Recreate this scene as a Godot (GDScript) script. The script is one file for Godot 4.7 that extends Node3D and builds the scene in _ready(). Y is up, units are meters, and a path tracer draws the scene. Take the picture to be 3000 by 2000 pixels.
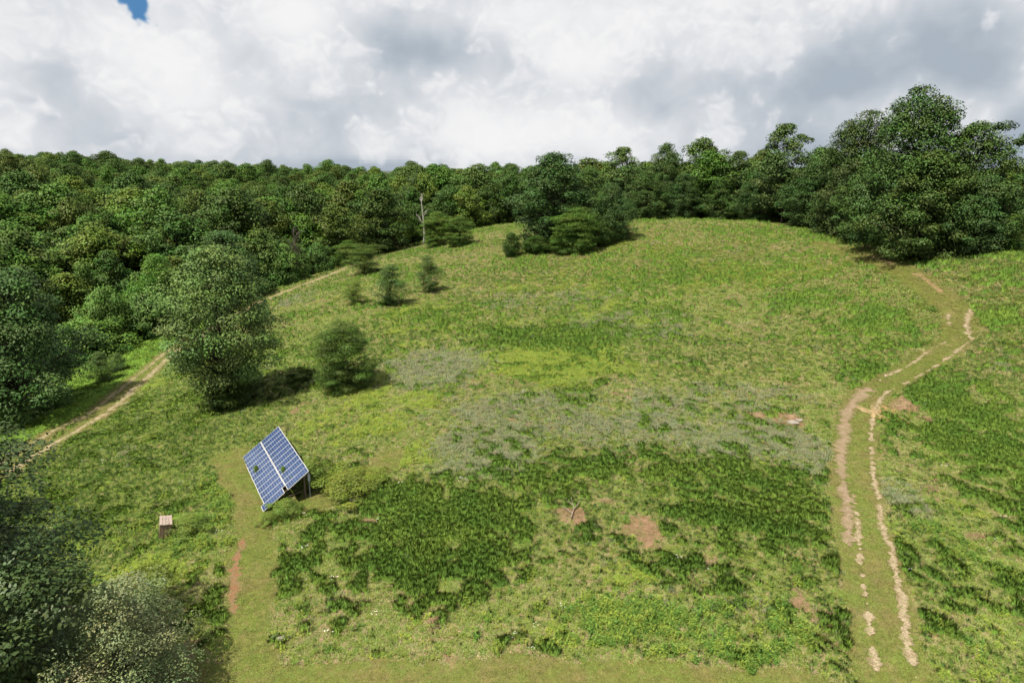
extends Node3D
# A hillside meadow seen from the air: two wheel tracks, a ground-mounted solar array, lone oaks, shrubs and the surrounding wood.

const TERRAIN := [-22.24,-49.27,-0.31081, -33.53,-44.68,-2.4668, -35.15,-69.68,5.3428, -32.45,-93.7,4.3875, -22.52,-128.18,3.223, -17.93,-140.63,-6.493, 7.9,-100.18,-1.1332, -7.17,-149.58,7.2926, 31.08,-116.5,1.1842, 45.11,-106.19,2.4717, 46.22,-88.56,-0.32727, 46.99,-72.15,0.29621, 49.47,-66.1,17.429, 0,-39.35,2.783, -10.99,-33.52,4.5694, 0,-20.98,-2.8365, 13.15,-20.05,3.55, 20.94,-40.29,-4.3364, 37.11,-56.49,-10.843, 8.28,-56.13,3.2447, -9.36,-21.66,-6.2735, -16.8,-23.22,2.7985, 24.73,-29.9,1.452, 26.72,-79.4,-6.2273, 0.2,-78.91,-1.578, 18.94,-118.43,2.7774, 0,-10,1.7113, 0,30,0.53057, -40,-10,-1.2619, 40,-10,-4.0079, -60,40,0.19154, 60,40,0.41598, -50,-75,-8.647, -60,-50,1.4388, -55,-105,-3.5206, -45,-140,-3.2182, -90,-90,2.909, -75,-140,1.0403, -130,-110,0.099738, -160,-200,0.8046, -60,-220,-0.98444, -240,-330,-0.095418, -100,-330,-0.020306, 0,-300,0.13554, -320,-260,0.27456, 35,-160,-2.9183, 60,-130,-0.96846, 0,-190,-0.59485, 60,-220,1.2245, 75,-85,-4.8118, 85,-60,-0.78761, 110,-110,0.45063, 120,-70,-0.85182, 170,-230,-0.13975, 140,-160,-0.40436, 240,-300,0.058386, 260,-200,0.23312, 90,-330,-0.22125, -200,-60,-0.19048, -200,0,0.11431, -320,-120,-0.25006, 200,0,-0.017622, -420,-420,-0.028334, 0,-450,-0.055515, 300,-420,0.01957, 70,-35,2.3673]
const TERRAIN_PLANE := [-4.34268, 0.0337665, 0.819623]
const RUT_A := [26.01,-47.46, 24.13,-45.32, 22.46,-43.21, 20.72,-40.03, 18.92,-36.39, 17.99,-34.05, 17.15,-31.94, 16.26,-29.86, 15.46,-28.01]
const RUT_B := [18,-32.99, 17.25,-31.17, 16.6,-29.58, 15.56,-27.24, 14.8,-25.41, 14.29,-24.08, 13.64,-22.54, 13.27,-21.46, 12.82,-20.4]
const RUT_C := [36.99,-53.59, 35.12,-52.19, 32.32,-50.21, 29.63,-48.3, 27.93,-47.21, 26.44,-46.12, 24.63,-43.74, 23.04,-41.1, 21.6,-38.2, 20.22,-35.34, 19.02,-32.47, 18.1,-30.39, 17.5,-28.83, 17.34,-28.01, 16.46,-25.95, 15.94,-24.62, 15.25,-23.06, 14.65,-21.76, 14.41,-20.94, 14.05,-20.17]
const RUT_D := [35.8,-54.34, 33.67,-53.18, 30.92,-50.98, 28.71,-49.61, 27.05,-48.26]
const RUT_E := [40.23,-58.88, 39,-57.2, 37.91,-55.23, 37.29,-53.6]
const RUT_F := [37.14,-56.25, 37.75,-57.65, 38.64,-59.32]
const RUT_G := [39.91,-62.14, 40.24,-64.86, 40.55,-67.29, 40.28,-68.61]
const RUT_H := [40.57,-71.77, 40.7,-77.52, 40.27,-83.47, 39.93,-88.15]
const TRACK_MID := [13.31,-20.17, 15.76,-26.72, 17.73,-32.21, 21.62,-40.29, 24.77,-45.33, 29.67,-49.37, 35.19,-53.23, 38.37,-57.16, 39.44,-61.3, 39.9,-68.04, 40.34,-77.77, 39.71,-88.93]
const RUT_L1 := [-35.18,-42.56, -35,-44.63, -34.75,-46.46, -34.77,-49.08, -34.26,-50.65, -33.97,-52.75, -36.65,-71.64, -37.83,-76.23]
const RUT_L2 := [-33.08,-41.32, -33.07,-43.39, -32.98,-45.74, -32.7,-47.31, -32.5,-49.14, -32.25,-52.04, -34.33,-65, -35.77,-73.76]
const RUT_L3 := [-35.3,-73, -35.75,-83.61, -34.33,-92.02, -32.89,-98.82, -30.29,-108.22, -28.28,-117.59, -25.56,-122.87, -21.37,-131.29, -16.71,-137.91, -12.66,-136.87]
const MOW_A := [-9.66,-21.11, -11.11,-25.38, -12.63,-29.87, -13.26,-32.28, -15.89,-36.4, -17.55,-39.49]
const MOW_B := [-13.07,-31.74, -11.07,-32.59, -9.04,-33.67, -7.7,-35.28, -7.17,-37.93]
const MOW_C := [-14.1,-21.36, -2.78,-20.96, 4.96,-20.33, 10.61,-19.35]
const SOILEDGE := [-11.65,-25.08, -12.15,-26.18, -12.77,-28.01, -13.12,-29.6, -13.25,-30.4]
const ZONES := [0,-3.65,-29.73,5.39,4.26,1, 0,-9.48,-27.92,1.59,2.01,1, 0,2.92,-34.17,5.9,2.24,0.45, 0,12.22,-32.86,4.94,4.84,0.9, 0,9.14,-27.21,4.82,3.14,0.45, 0,28.23,-42.64,3.58,11.73,0.9, 0,41.36,-57.25,2.6,4.09,0.8, 0,31.51,-58.49,5.74,5.43,0.45, 0,2.94,-60.88,7.93,5.32,0.8, 0,4.69,-45.49,1.83,1.97,0.9, 0,-24.12,-37.8,4.08,6.02,0.5, 0,-12.42,-24.41,1.43,1.45,0.8, 0,-26.96,-47.78,7.97,6.66,0.4, 0,-39.27,-69.77,4.77,15.42,1, 0,27.72,-82.52,13.22,4.43,0.4, 0,19.51,-25.67,2.18,3.41,0.4, 0,-7.25,-32.91,1.38,1.59,0.8, 0,19.15,-93.03,11.82,4.29,0.4, 0,29.53,-67.97,8.76,3.77,0.4, 0,41.08,-74.29,9.4,3.35,0.3, 0,45.42,-61.58,3.94,2.98,0.4, 1,-6.14,-52.96,4.54,5.06,1, 1,11.35,-63.93,6.63,6.26,0.8, 1,-1.93,-37.32,4.05,3.31,1, 1,4.96,-42.74,9.98,5.51,0.75, 1,14.03,-39.56,5.62,3.66,0.9, 1,11.38,-45.48,10.65,3.81,0.5, 1,20.6,-32.86,1.37,2.22,0.6, 1,17.19,-38.61,2.89,3.53,0.7, 1,-27.57,-88.03,3.4,4.76,0.7, 1,5.09,-75.73,9.78,6.14,0.4, 2,2.61,-53.73,6.69,4.7,1, 2,-8.44,-45.88,3.98,4.28,0.5, 2,-11.8,-42.27,4.25,4.41,0.45, 2,7.4,-27.47,4.24,3.96,0.3, 2,-16.85,-27.93,1.59,1.84,0.7, 2,-7.88,-69.43,7.16,8.55,0.5, 2,16.88,-81.24,20.84,11.53,0.4, 2,28.78,-96.36,18.21,6.02,0.3, 2,-5.76,-37.42,2.04,2.11,0.5, 2,-18.67,-35.75,2.41,6.2,0.25, 2,6.92,-69.76,13.48,7.42,0.3, 3,6.3,-29.3,1.04,1.58,1, 3,3.01,-30.87,0.48,1.05,1.2, 3,11.49,-24.61,0.4,1.58,0.8, 3,-7.17,-31.29,0.99,0.8,0.7, 3,-12.72,-22.97,0.77,0.79,0.8, 3,9.02,-27.22,0.58,0.79,0.5, 3,18.08,-42.14,1.08,1.3,1, 3,16.36,-42.93,0.87,0.79,0.9, 3,26.36,-43.12,1.45,2.78,0.9, 3,-14.94,-46.76,1.1,1.68,0.5, 3,5,-31.94,0.89,1.07,0.5, 3,1.65,-38,1.29,1.06,0.4, 3,-5.32,-26.92,1.16,0.92,0.3, 3,11.96,-35.23,0.61,0.91,0.6, 3,22.66,-33.65,0.7,1.43,0.4, 3,-3.08,-24.02,1.4,0.93,0.35, 3,2.03,-40.51,1.64,1.19,0.3, 3,21.66,-29.08,0.82,1.05,0.5, 3,-0.43,-22.47,2.49,0.91,0.3, 3,18.76,-22.02,0.98,1.31,0.3, 3,7.93,-46.67,1.25,1.58,0.4, 4,5.58,-23.48,3.79,1.6,1, 4,8.35,-21.54,1.91,1.2,0.7, 4,2.09,-22.92,1.69,1.07,0.6, 4,-16.09,-32.96,2.05,3.91,0.9, 4,13.39,-22.02,0.98,1.31,0.4, 4,21.11,-27.49,1.91,4.72,0.4, 4,10.2,-23.15,1.35,1.44,0.5]

const FINE_X0 := -66.0
const FINE_Z0 := -160.0
const STEP := 0.7
const FINE_NX := 206
const FINE_NZ := 210
const MASK_STEP := 0.2

var rng := RandomNumberGenerator.new()
var big := FastNoiseLite.new()
var mid := FastNoiseLite.new()
var tiny := FastNoiseLite.new()
var xs := PackedFloat32Array()
var zs := PackedFloat32Array()
var heights := PackedFloat32Array()
var fine_i := 0
var fine_j := 0
var zone := []
var mask := PackedByteArray()
var mask_nx := 0
var mask_nz := 0
var taken := {}
var mats := {}

# ---------------------------------------------------------------- helpers
func rf(a: float, b: float) -> float:
	return rng.randf_range(a, b)

func rdir() -> Vector3:
	var y := rng.randf_range(-1.0, 1.0)
	var a := rng.randf() * TAU
	var r := sqrt(maxf(0.0, 1.0 - y * y))
	return Vector3(cos(a) * r, y, sin(a) * r)

func numbered(called: String) -> String:
	var k: int = taken.get(called, 0)
	taken[called] = k + 1
	return called if k == 0 else "%s_%03d" % [called, k]

func tag(o: Node, label: String, category: String, group := "") -> void:
	o.set_meta("label", label)
	o.set_meta("category", category)
	if group:
		o.set_meta("group", group)

func thing(called: String, at: Vector3, label: String, category: String, group := "") -> Node3D:
	var o := Node3D.new()
	o.name = numbered(called)
	add_child(o)
	o.position = at
	tag(o, label, category, group)
	return o

func part(called: String, mesh: Mesh, material: Material, parent: Node) -> MeshInstance3D:
	var m := MeshInstance3D.new()
	m.name = called
	m.mesh = mesh
	m.material_override = material
	parent.add_child(m, true)
	return m

func structure(called: String, mesh: Mesh, material: Material) -> MeshInstance3D:
	var m := part(numbered(called), mesh, material, self)
	m.set_meta("kind", "structure")
	return m

func lin(r: float, g: float, b: float) -> Color:
	return Color(r, g, b).linear_to_srgb()

func smooth(a: float, b: float, x: float) -> float:
	var t := clampf((x - a) / (b - a), 0.0, 1.0)
	return t * t * (3.0 - 2.0 * t)

class Batch:
	var v := PackedVector3Array()
	var n := PackedVector3Array()
	var c := PackedColorArray()
	var t := PackedInt32Array()
	func leaf(p: Vector3, nn: Vector3, d: Vector3, l: float, w: float, col: Color, soft := Vector3.ZERO) -> void:
		var s := nn.cross(d) * (w * 0.5)
		var m := p + d * (l * 0.45) + nn * (l * 0.07)
		var k := v.size()
		v.append(p); v.append(m + s); v.append(p + d * l); v.append(m - s)
		var sn := nn if soft == Vector3.ZERO else soft
		n.append(sn); n.append(sn); n.append(sn); n.append(sn)
		c.append(col); c.append(col); c.append(col); c.append(col)
		t.append(k); t.append(k + 1); t.append(k + 2); t.append(k); t.append(k + 2); t.append(k + 3)
	func blade(p: Vector3, lean: Vector3, h: float, w: float, side: Vector3, col: Color) -> void:
		var k := v.size()
		var top := p + Vector3(0, h, 0) + lean
		var m := p + Vector3(0, h * 0.58, 0) + lean * 0.34
		var nn := side.cross(top - p).normalized()
		if nn.y < 0.0:
			nn = -nn
		nn = (nn * 0.6 + Vector3.UP).normalized()
		var s := side * (w * 0.5)
		v.append(p - s); v.append(p + s); v.append(m + s * 0.8); v.append(m - s * 0.8); v.append(top)
		for i in 5:
			n.append(nn)
			c.append(col)
		t.append(k); t.append(k + 1); t.append(k + 2); t.append(k); t.append(k + 2); t.append(k + 3); t.append(k + 3); t.append(k + 2); t.append(k + 4)
	func tube(path: PackedVector3Array, radii: PackedFloat32Array, sides: int, col: Color) -> void:
		var k := v.size()
		var m := path.size()
		for i in m:
			var d := (path[mini(i + 1, m - 1)] - path[maxi(i - 1, 0)]).normalized()
			var u := d.cross(Vector3(0.31, 0.17, 0.93)).normalized()
			var w := u.cross(d)
			for s in sides:
				var a := TAU * s / sides
				var o := u * cos(a) + w * sin(a)
				v.append(path[i] + o * radii[i]); n.append(o); c.append(col)
		for i in m - 1:
			for s in sides:
				var a0 := k + i * sides + s
				var a1 := k + i * sides + (s + 1) % sides
				t.append(a0); t.append(a1); t.append(a0 + sides); t.append(a1); t.append(a1 + sides); t.append(a0 + sides)
	func quad(a: Vector3, b: Vector3, cc: Vector3, d: Vector3, col: Color) -> void:
		var k := v.size()
		var nn := (cc - a).cross(b - a)
		nn = (b - a).cross(d - a).normalized() * -1.0
		for q in [a, b, cc, d]:
			v.append(q); n.append(nn); c.append(col)
		t.append(k); t.append(k + 1); t.append(k + 2); t.append(k); t.append(k + 2); t.append(k + 3)
	func box(at: Transform3D, s: Vector3, col := Color.WHITE) -> void:
		var h := s * 0.5
		var b := minf(0.12 * minf(s.x, minf(s.y, s.z)), 0.006)
		for ax in 3:
			for sg in [-1.0, 1.0]:
				var e := Vector3.ZERO
				e[ax] = sg
				var u := Vector3.ZERO
				u[(ax + 1) % 3] = 1.0
				var w := Vector3.ZERO
				w[(ax + 2) % 3] = 1.0
				var cen := e * h[ax]
				var hu := u * (h[(ax + 1) % 3] - b)
				var hw := w * (h[(ax + 2) % 3] - b)
				var q := [cen - hu - hw, cen + hu - hw, cen + hu + hw, cen - hu + hw]
				if sg > 0.0:
					q.reverse()
				quad(at * q[0], at * q[1], at * q[2], at * q[3], col)
		# chamfer strips along the twelve edges
		for ax in 3:
			var a1 := (ax + 1) % 3
			var a2 := (ax + 2) % 3
			for s1 in [-1.0, 1.0]:
				for s2 in [-1.0, 1.0]:
					var p := Vector3.ZERO
					p[a1] = s1 * h[a1]; p[a2] = s2 * (h[a2] - b); p[ax] = -(h[ax] - b)
					var q := Vector3.ZERO
					q[a1] = s1 * (h[a1] - b); q[a2] = s2 * h[a2]; q[ax] = -(h[ax] - b)
					var r := q
					r[ax] = h[ax] - b
					var o := p
					o[ax] = h[ax] - b
					if s1 * s2 > 0.0:
						quad(at * p, at * q, at * r, at * o, col)
					else:
						quad(at * p, at * o, at * r, at * q, col)
	func mesh() -> ArrayMesh:
		var a := []
		a.resize(Mesh.ARRAY_MAX)
		a[Mesh.ARRAY_VERTEX] = v
		a[Mesh.ARRAY_NORMAL] = n
		a[Mesh.ARRAY_COLOR] = c
		a[Mesh.ARRAY_INDEX] = t
		var m := ArrayMesh.new()
		m.add_surface_from_arrays(Mesh.PRIMITIVE_TRIANGLES, a)
		return m

# ---------------------------------------------------------------- materials
func leaf_material(key: String, tint: Color, rough: float, spec: float, through: float) -> StandardMaterial3D:
	if mats.has(key):
		return mats[key]
	var m := StandardMaterial3D.new()
	m.resource_name = key
	m.albedo_color = tint.linear_to_srgb()
	m.vertex_color_use_as_albedo = true
	m.roughness = rough
	m.metallic_specular = spec
	m.cull_mode = BaseMaterial3D.CULL_DISABLED
	if through > 0.0:
		m.backlight = Color(through * 0.9, through, through * 0.45)
	mats[key] = m
	return m

func noise_texture(size: int, freq: float, octaves: int, lo: float, hi: float, sd: int, normal := false) -> ImageTexture:
	var f := FastNoiseLite.new()
	f.seed = sd
	f.frequency = freq
	f.fractal_octaves = octaves
	f.fractal_gain = 0.6
	var im := f.get_seamless_image(size, size)
	if normal:
		im.convert(Image.FORMAT_RGBA8)
		im.bump_map_to_normal_map(6.0)
		return ImageTexture.create_from_image(im)
	im.convert(Image.FORMAT_RGB8)
	var data := im.get_data()
	for i in data.size():
		data[i] = int(lerpf(lo, hi, data[i] / 255.0) * 255.0)
	return ImageTexture.create_from_image(Image.create_from_data(size, size, false, Image.FORMAT_RGB8, data))

func bark_material(key: String, c: Color) -> StandardMaterial3D:
	if mats.has(key):
		return mats[key]
	var m := StandardMaterial3D.new()
	m.resource_name = key
	m.albedo_color = c.linear_to_srgb()
	m.vertex_color_use_as_albedo = true
	m.roughness = 0.95
	m.metallic_specular = 0.2
	m.albedo_texture = mats["grain"]
	m.uv1_triplanar = true
	m.uv1_scale = Vector3(1.5, 0.3, 1.5)
	mats[key] = m
	return m

# ---------------------------------------------------------------- terrain
func terrain_height(x: float, z: float) -> float:
	var far := Vector2(x, z).length()
	var k := 1.0
	if far > 430.0:
		var s := 430.0 / far
		x *= s
		z *= s
		k = 430.0 / far
	var px := x / 50.0
	var pz := z / 50.0
	var h: float = TERRAIN_PLANE[0] + TERRAIN_PLANE[1] * px - TERRAIN_PLANE[2] * pz
	for i in TERRAIN_N:
		var dx := px - tx[i]
		var dz := pz - tz[i]
		var r2 := dx * dx + dz * dz
		if r2 > 1e-9:
			h += tw[i] * r2 * 0.5 * log(r2)
	return lerpf(8.0, h, k) if k < 1.0 else h

var tx := PackedFloat32Array()
var tz := PackedFloat32Array()
var tw := PackedFloat32Array()
var TERRAIN_N := 0

func axis(lo: float, count: int, out_lo: float, out_hi: float) -> PackedFloat32Array:
	var before := []
	var s := STEP
	var p := lo
	while p > out_lo:
		s *= 1.16
		p -= s
		before.append(p)
	before.reverse()
	var a := PackedFloat32Array(before)
	for i in count:
		a.append(lo + i * STEP)
	s = STEP
	p = lo + (count - 1) * STEP
	while p < out_hi:
		s *= 1.16
		p += s
		a.append(p)
	return a

func seg(a: PackedFloat32Array, start: int, lo: float, count: int, p: float) -> int:
	var q := (p - lo) / STEP
	if q >= 0.0 and q < count - 1:
		return start + int(q)
	return clampi(a.bsearch(p, false) - 1, 0, a.size() - 2)

func ground_y(x: float, z: float) -> float:
	var i := seg(xs, fine_i, FINE_X0, FINE_NX, x)
	var j := seg(zs, fine_j, FINE_Z0, FINE_NZ, z)
	var u := (x - xs[i]) / (xs[i + 1] - xs[i])
	var w := (z - zs[j]) / (zs[j + 1] - zs[j])
	var nx := xs.size()
	var a := heights[j * nx + i]
	var b := heights[j * nx + i + 1]
	var c := heights[(j + 1) * nx + i]
	var d := heights[(j + 1) * nx + i + 1]
	if u + w < 1.0:
		return a + (b - a) * u + (c - a) * w
	return d + (c - d) * (1.0 - u) + (b - d) * (1.0 - w)

func ground_at(x: float, z: float) -> Vector3:
	return Vector3(x, ground_y(x, z), z)

func spline(flat: Array, gap: float) -> PackedVector2Array:
	var p := PackedVector2Array()
	for i in flat.size() / 2:
		p.append(Vector2(flat[2 * i], flat[2 * i + 1]))
	var out := PackedVector2Array()
	for i in p.size() - 1:
		var a := p[maxi(i - 1, 0)]
		var d := p[mini(i + 2, p.size() - 1)]
		var steps := maxi(1, int(p[i].distance_to(p[i + 1]) / gap))
		for s in steps:
			out.append(p[i].cubic_interpolate(p[i + 1], a, d, float(s) / steps))
	out.append(p[p.size() - 1])
	return out

func stamp(line: PackedVector2Array, width: float, value: int, ragged: float) -> void:
	for p in line:
		var r := width * 0.5 * (1.0 + ragged * tiny.get_noise_2d(p.x * 2.0, p.y * 2.0))
		var k := int(ceil(r / MASK_STEP)) + 1
		var ci := int((p.x - FINE_X0) / MASK_STEP)
		var cj := int((p.y - FINE_Z0) / MASK_STEP)
		for j in range(cj - k, cj + k + 1):
			for i in range(ci - k, ci + k + 1):
				if i < 0 or j < 0 or i >= mask_nx or j >= mask_nz:
					continue
				var dx := FINE_X0 + (i + 0.5) * MASK_STEP - p.x
				var dz := FINE_Z0 + (j + 0.5) * MASK_STEP - p.y
				if dx * dx + dz * dz < r * r and mask[j * mask_nx + i] < value:
					mask[j * mask_nx + i] = value

func mask_at(x: float, z: float) -> int:
	var i := int((x - FINE_X0) / MASK_STEP)
	var j := int((z - FINE_Z0) / MASK_STEP)
	if i < 0 or j < 0 or i >= mask_nx or j >= mask_nz:
		return 0
	return mask[j * mask_nx + i]

func zone_at(kind: int, x: float, z: float) -> float:
	var i := clampi(int((x - FINE_X0) / STEP + 0.5), 0, FINE_NX - 1)
	var j := clampi(int((z - FINE_Z0) / STEP + 0.5), 0, FINE_NZ - 1)
	return zone[kind][j * FINE_NX + i]

# the edge of the wood: true where its trees stand
func in_wood(x: float, f: float) -> bool:
	if f < 38.0:
		return x < -64.0
	var e := WOOD_EDGE
	if x < 12.0:
		# left and back side: x must lie beyond the edge at that distance
		for i in range(0, 18, 2):
			if f >= e[i + 1] and f < e[i + 3]:
				var k: float = (f - e[i + 1]) / (e[i + 3] - e[i + 1])
				return x < lerpf(e[i], e[i + 2], k)
		if f > 150.0 and x < -3.0:
			return true
	# right side: behind the crest
	for i in range(20, e.size() - 2, 2):
		if x >= e[i] and x < e[i + 2]:
			var k: float = (x - e[i]) / (e[i + 2] - e[i])
			return f > lerpf(e[i + 1], e[i + 3], k) and x < 0.66 * f and (f < 300.0 or x < 90.0)
	if x >= 62.0 and f > 96.0 and x < 0.62 * f and f < 300.0:
		return true
	return f > 235.0 + 12.0 * mid.get_noise_1d(x * 0.4) and f < 330.0 and x >= 62.0
const WOOD_EDGE := [-62.0, 38.0, -58.0, 60.0, -56.0, 80.0, -46.5, 90.0, -42.0, 99.0, -37.0, 108.0, -34.0, 119.0, -29.0, 131.0, -22.0, 141.0, -10.0, 151.0, -3.0, 152.0, 8.0, 148.0, 14.0, 140.0, 20.0, 133.0, 30.0, 130.0, 40.0, 125.0, 47.0, 112.0, 51.0, 96.0, 55.0, 86.0, 62.0, 80.0]

func build_ground() -> void:
	TERRAIN_N = TERRAIN.size() / 3
	for i in TERRAIN_N:
		tx.append(TERRAIN[3 * i] / 50.0)
		tz.append(TERRAIN[3 * i + 1] / 50.0)
		tw.append(TERRAIN[3 * i + 2])
	xs = axis(FINE_X0, FINE_NX, -1500.0, 1500.0)
	zs = axis(FINE_Z0, FINE_NZ, -1600.0, 260.0)
	fine_i = xs.bsearch(FINE_X0 - 0.01)
	fine_j = zs.bsearch(FINE_Z0 - 0.01)
	var nx := xs.size()
	var nz := zs.size()
	heights.resize(nx * nz)
	for j in nz:
		for i in nx:
			heights[j * nx + i] = terrain_height(xs[i], zs[j]) + 0.10 * mid.get_noise_2d(xs[i], zs[j]) + 0.05 * tiny.get_noise_2d(xs[i], zs[j])
	# kinds of cover, laid out on the fine grid
	for k in 5:
		var a := PackedFloat32Array()
		a.resize(FINE_NX * FINE_NZ)
		zone.append(a)
	for q in ZONES.size() / 6:
		var kind: int = ZONES[6 * q]
		var c := Vector2(ZONES[6 * q + 1], ZONES[6 * q + 2])
		var r := Vector2(ZONES[6 * q + 3], ZONES[6 * q + 4])
		var s: float = ZONES[6 * q + 5]
		var i0 := clampi(int((c.x - r.x * 1.4 - FINE_X0) / STEP), 0, FINE_NX - 1)
		var i1 := clampi(int((c.x + r.x * 1.4 - FINE_X0) / STEP) + 1, 0, FINE_NX - 1)
		var j0 := clampi(int((c.y - r.y * 1.4 - FINE_Z0) / STEP), 0, FINE_NZ - 1)
		var j1 := clampi(int((c.y + r.y * 1.4 - FINE_Z0) / STEP) + 1, 0, FINE_NZ - 1)
		for j in range(j0, j1 + 1):
			for i in range(i0, i1 + 1):
				var d := Vector2((FINE_X0 + i * STEP - c.x) / r.x, (FINE_Z0 + j * STEP - c.y) / r.y).length()
				var v: float = s * (1.0 - smooth(0.55, 1.3, d))
				if v > zone[kind][j * FINE_NX + i]:
					zone[kind][j * FINE_NX + i] = v
	mask_nx = int(FINE_NX * STEP / MASK_STEP)
	mask_nz = int(FINE_NZ * STEP / MASK_STEP)
	mask.resize(mask_nx * mask_nz)
	stamp(spline(MOW_A, 0.2), 1.8, 1, 0.7)
	stamp(spline(MOW_B, 0.2), 1.5, 1, 0.7)
	stamp(spline(MOW_C, 0.2), 1.7, 1, 1.2)
	stamp(spline(TRACK_MID, 0.2), 2.6, 2, 0.2)
	stamp(spline(RUT_L1, 0.2), 1.9, 2, 0.2)
	stamp(spline(RUT_L2, 0.2), 1.9, 2, 0.2)
	stamp(spline(RUT_L3, 0.2), 2.2, 2, 0.2)
	for r in [RUT_A, RUT_B, RUT_C, RUT_D, RUT_E, RUT_F, RUT_G, RUT_H, RUT_L1, RUT_L2, RUT_L3]:
		stamp(spline(r, 0.15), 0.26, 3, 0.5)
	stamp(spline(SOILEDGE, 0.15), 0.4, 3, 0.6)
	# the sheet itself
	var v := PackedVector3Array()
	var n := PackedVector3Array()
	var c := PackedColorArray()
	v.resize(nx * nz)
	n.resize(nx * nz)
	c.resize(nx * nz)
	for j in nz:
		for i in nx:
			var k := j * nx + i
			var x := xs[i]
			var z := zs[j]
			v[k] = Vector3(x, heights[k], z)
			var i0 := maxi(i - 1, 0)
			var i1 := mini(i + 1, nx - 1)
			var j0 := maxi(j - 1, 0)
			var j1 := mini(j + 1, nz - 1)
			n[k] = Vector3(-(heights[j * nx + i1] - heights[j * nx + i0]) / (xs[i1] - xs[i0]), 1.0, -(heights[j1 * nx + i] - heights[j0 * nx + i]) / (zs[j1] - zs[j0])).normalized()
			c[k] = ground_color(x, z)
	var t := PackedInt32Array()
	t.resize((nx - 1) * (nz - 1) * 6)
	var q := 0
	for j in nz - 1:
		for i in nx - 1:
			var a := j * nx + i
			t[q] = a; t[q + 1] = a + 1; t[q + 2] = a + nx
			t[q + 3] = a + 1; t[q + 4] = a + nx + 1; t[q + 5] = a + nx
			q += 6
	var arr := []
	arr.resize(Mesh.ARRAY_MAX)
	arr[Mesh.ARRAY_VERTEX] = v
	arr[Mesh.ARRAY_NORMAL] = n
	arr[Mesh.ARRAY_COLOR] = c
	arr[Mesh.ARRAY_INDEX] = t
	var mesh := ArrayMesh.new()
	mesh.add_surface_from_arrays(Mesh.PRIMITIVE_TRIANGLES, arr)
	var m := StandardMaterial3D.new()
	m.resource_name = "meadow soil and thatch"
	m.vertex_color_use_as_albedo = true
	m.roughness = 1.0
	m.metallic_specular = 0.15
	m.albedo_texture = noise_texture(512, 0.02, 5, 0.62, 1.0, 5)
	m.normal_enabled = true
	m.normal_texture = noise_texture(512, 0.03, 4, 0.0, 1.0, 6, true)
	m.normal_scale = 0.8
	m.uv1_triplanar = true
	m.uv1_world_triplanar = true
	m.uv1_scale = Vector3(0.22, 0.22, 0.22)
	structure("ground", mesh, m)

const SOIL := Color(0.27, 0.135, 0.075)
const PALE_SOIL := Color(0.42, 0.32, 0.2)
const THATCH := Color(0.24, 0.175, 0.085)
const TURF := Color(0.12, 0.15, 0.035)
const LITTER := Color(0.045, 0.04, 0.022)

func ground_color(x: float, z: float) -> Color:
	var f := -z
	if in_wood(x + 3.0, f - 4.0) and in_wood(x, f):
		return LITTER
	var a := big.get_noise_2d(x, z)
	var b := mid.get_noise_2d(x + 40.0, z)
	var t := tiny.get_noise_2d(x, z + 70.0)
	var col := TURF.lerp(THATCH, clampf(0.42 + 0.8 * b + 0.5 * t, 0.0, 1.0))
	if x > FINE_X0 and x < FINE_X0 + FINE_NX * STEP and z > FINE_Z0 and z < FINE_Z0 + FINE_NZ * STEP:
		col = col.lerp(Color(0.07, 0.14, 0.025), 0.45 * clampf(zone_at(0, x, z) * 0.9 + a * 0.7 + b * 0.5 - 0.1, 0.0, 1.0))
		col = col.lerp(Color(0.15, 0.165, 0.09), 0.6 * clampf(zone_at(1, x, z) + b * 0.4, 0.0, 1.0))
		col = col.lerp(Color(0.19, 0.21, 0.035), 0.6 * clampf(zone_at(2, x, z) + b * 0.4, 0.0, 1.0))
		var s := clampf(zone_at(3, x, z) * 1.1 + 0.9 * b + 0.7 * t - 0.35, 0.0, 1.0)
		col = col.lerp(SOIL.lerp(PALE_SOIL, clampf(0.4 + t, 0.0, 1.0)), s)
		var k := mask_at(x, z)
		if k == 1 or k == 2:
			col = col.lerp(Color(0.17, 0.185, 0.045), 0.7)
	return col

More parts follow.
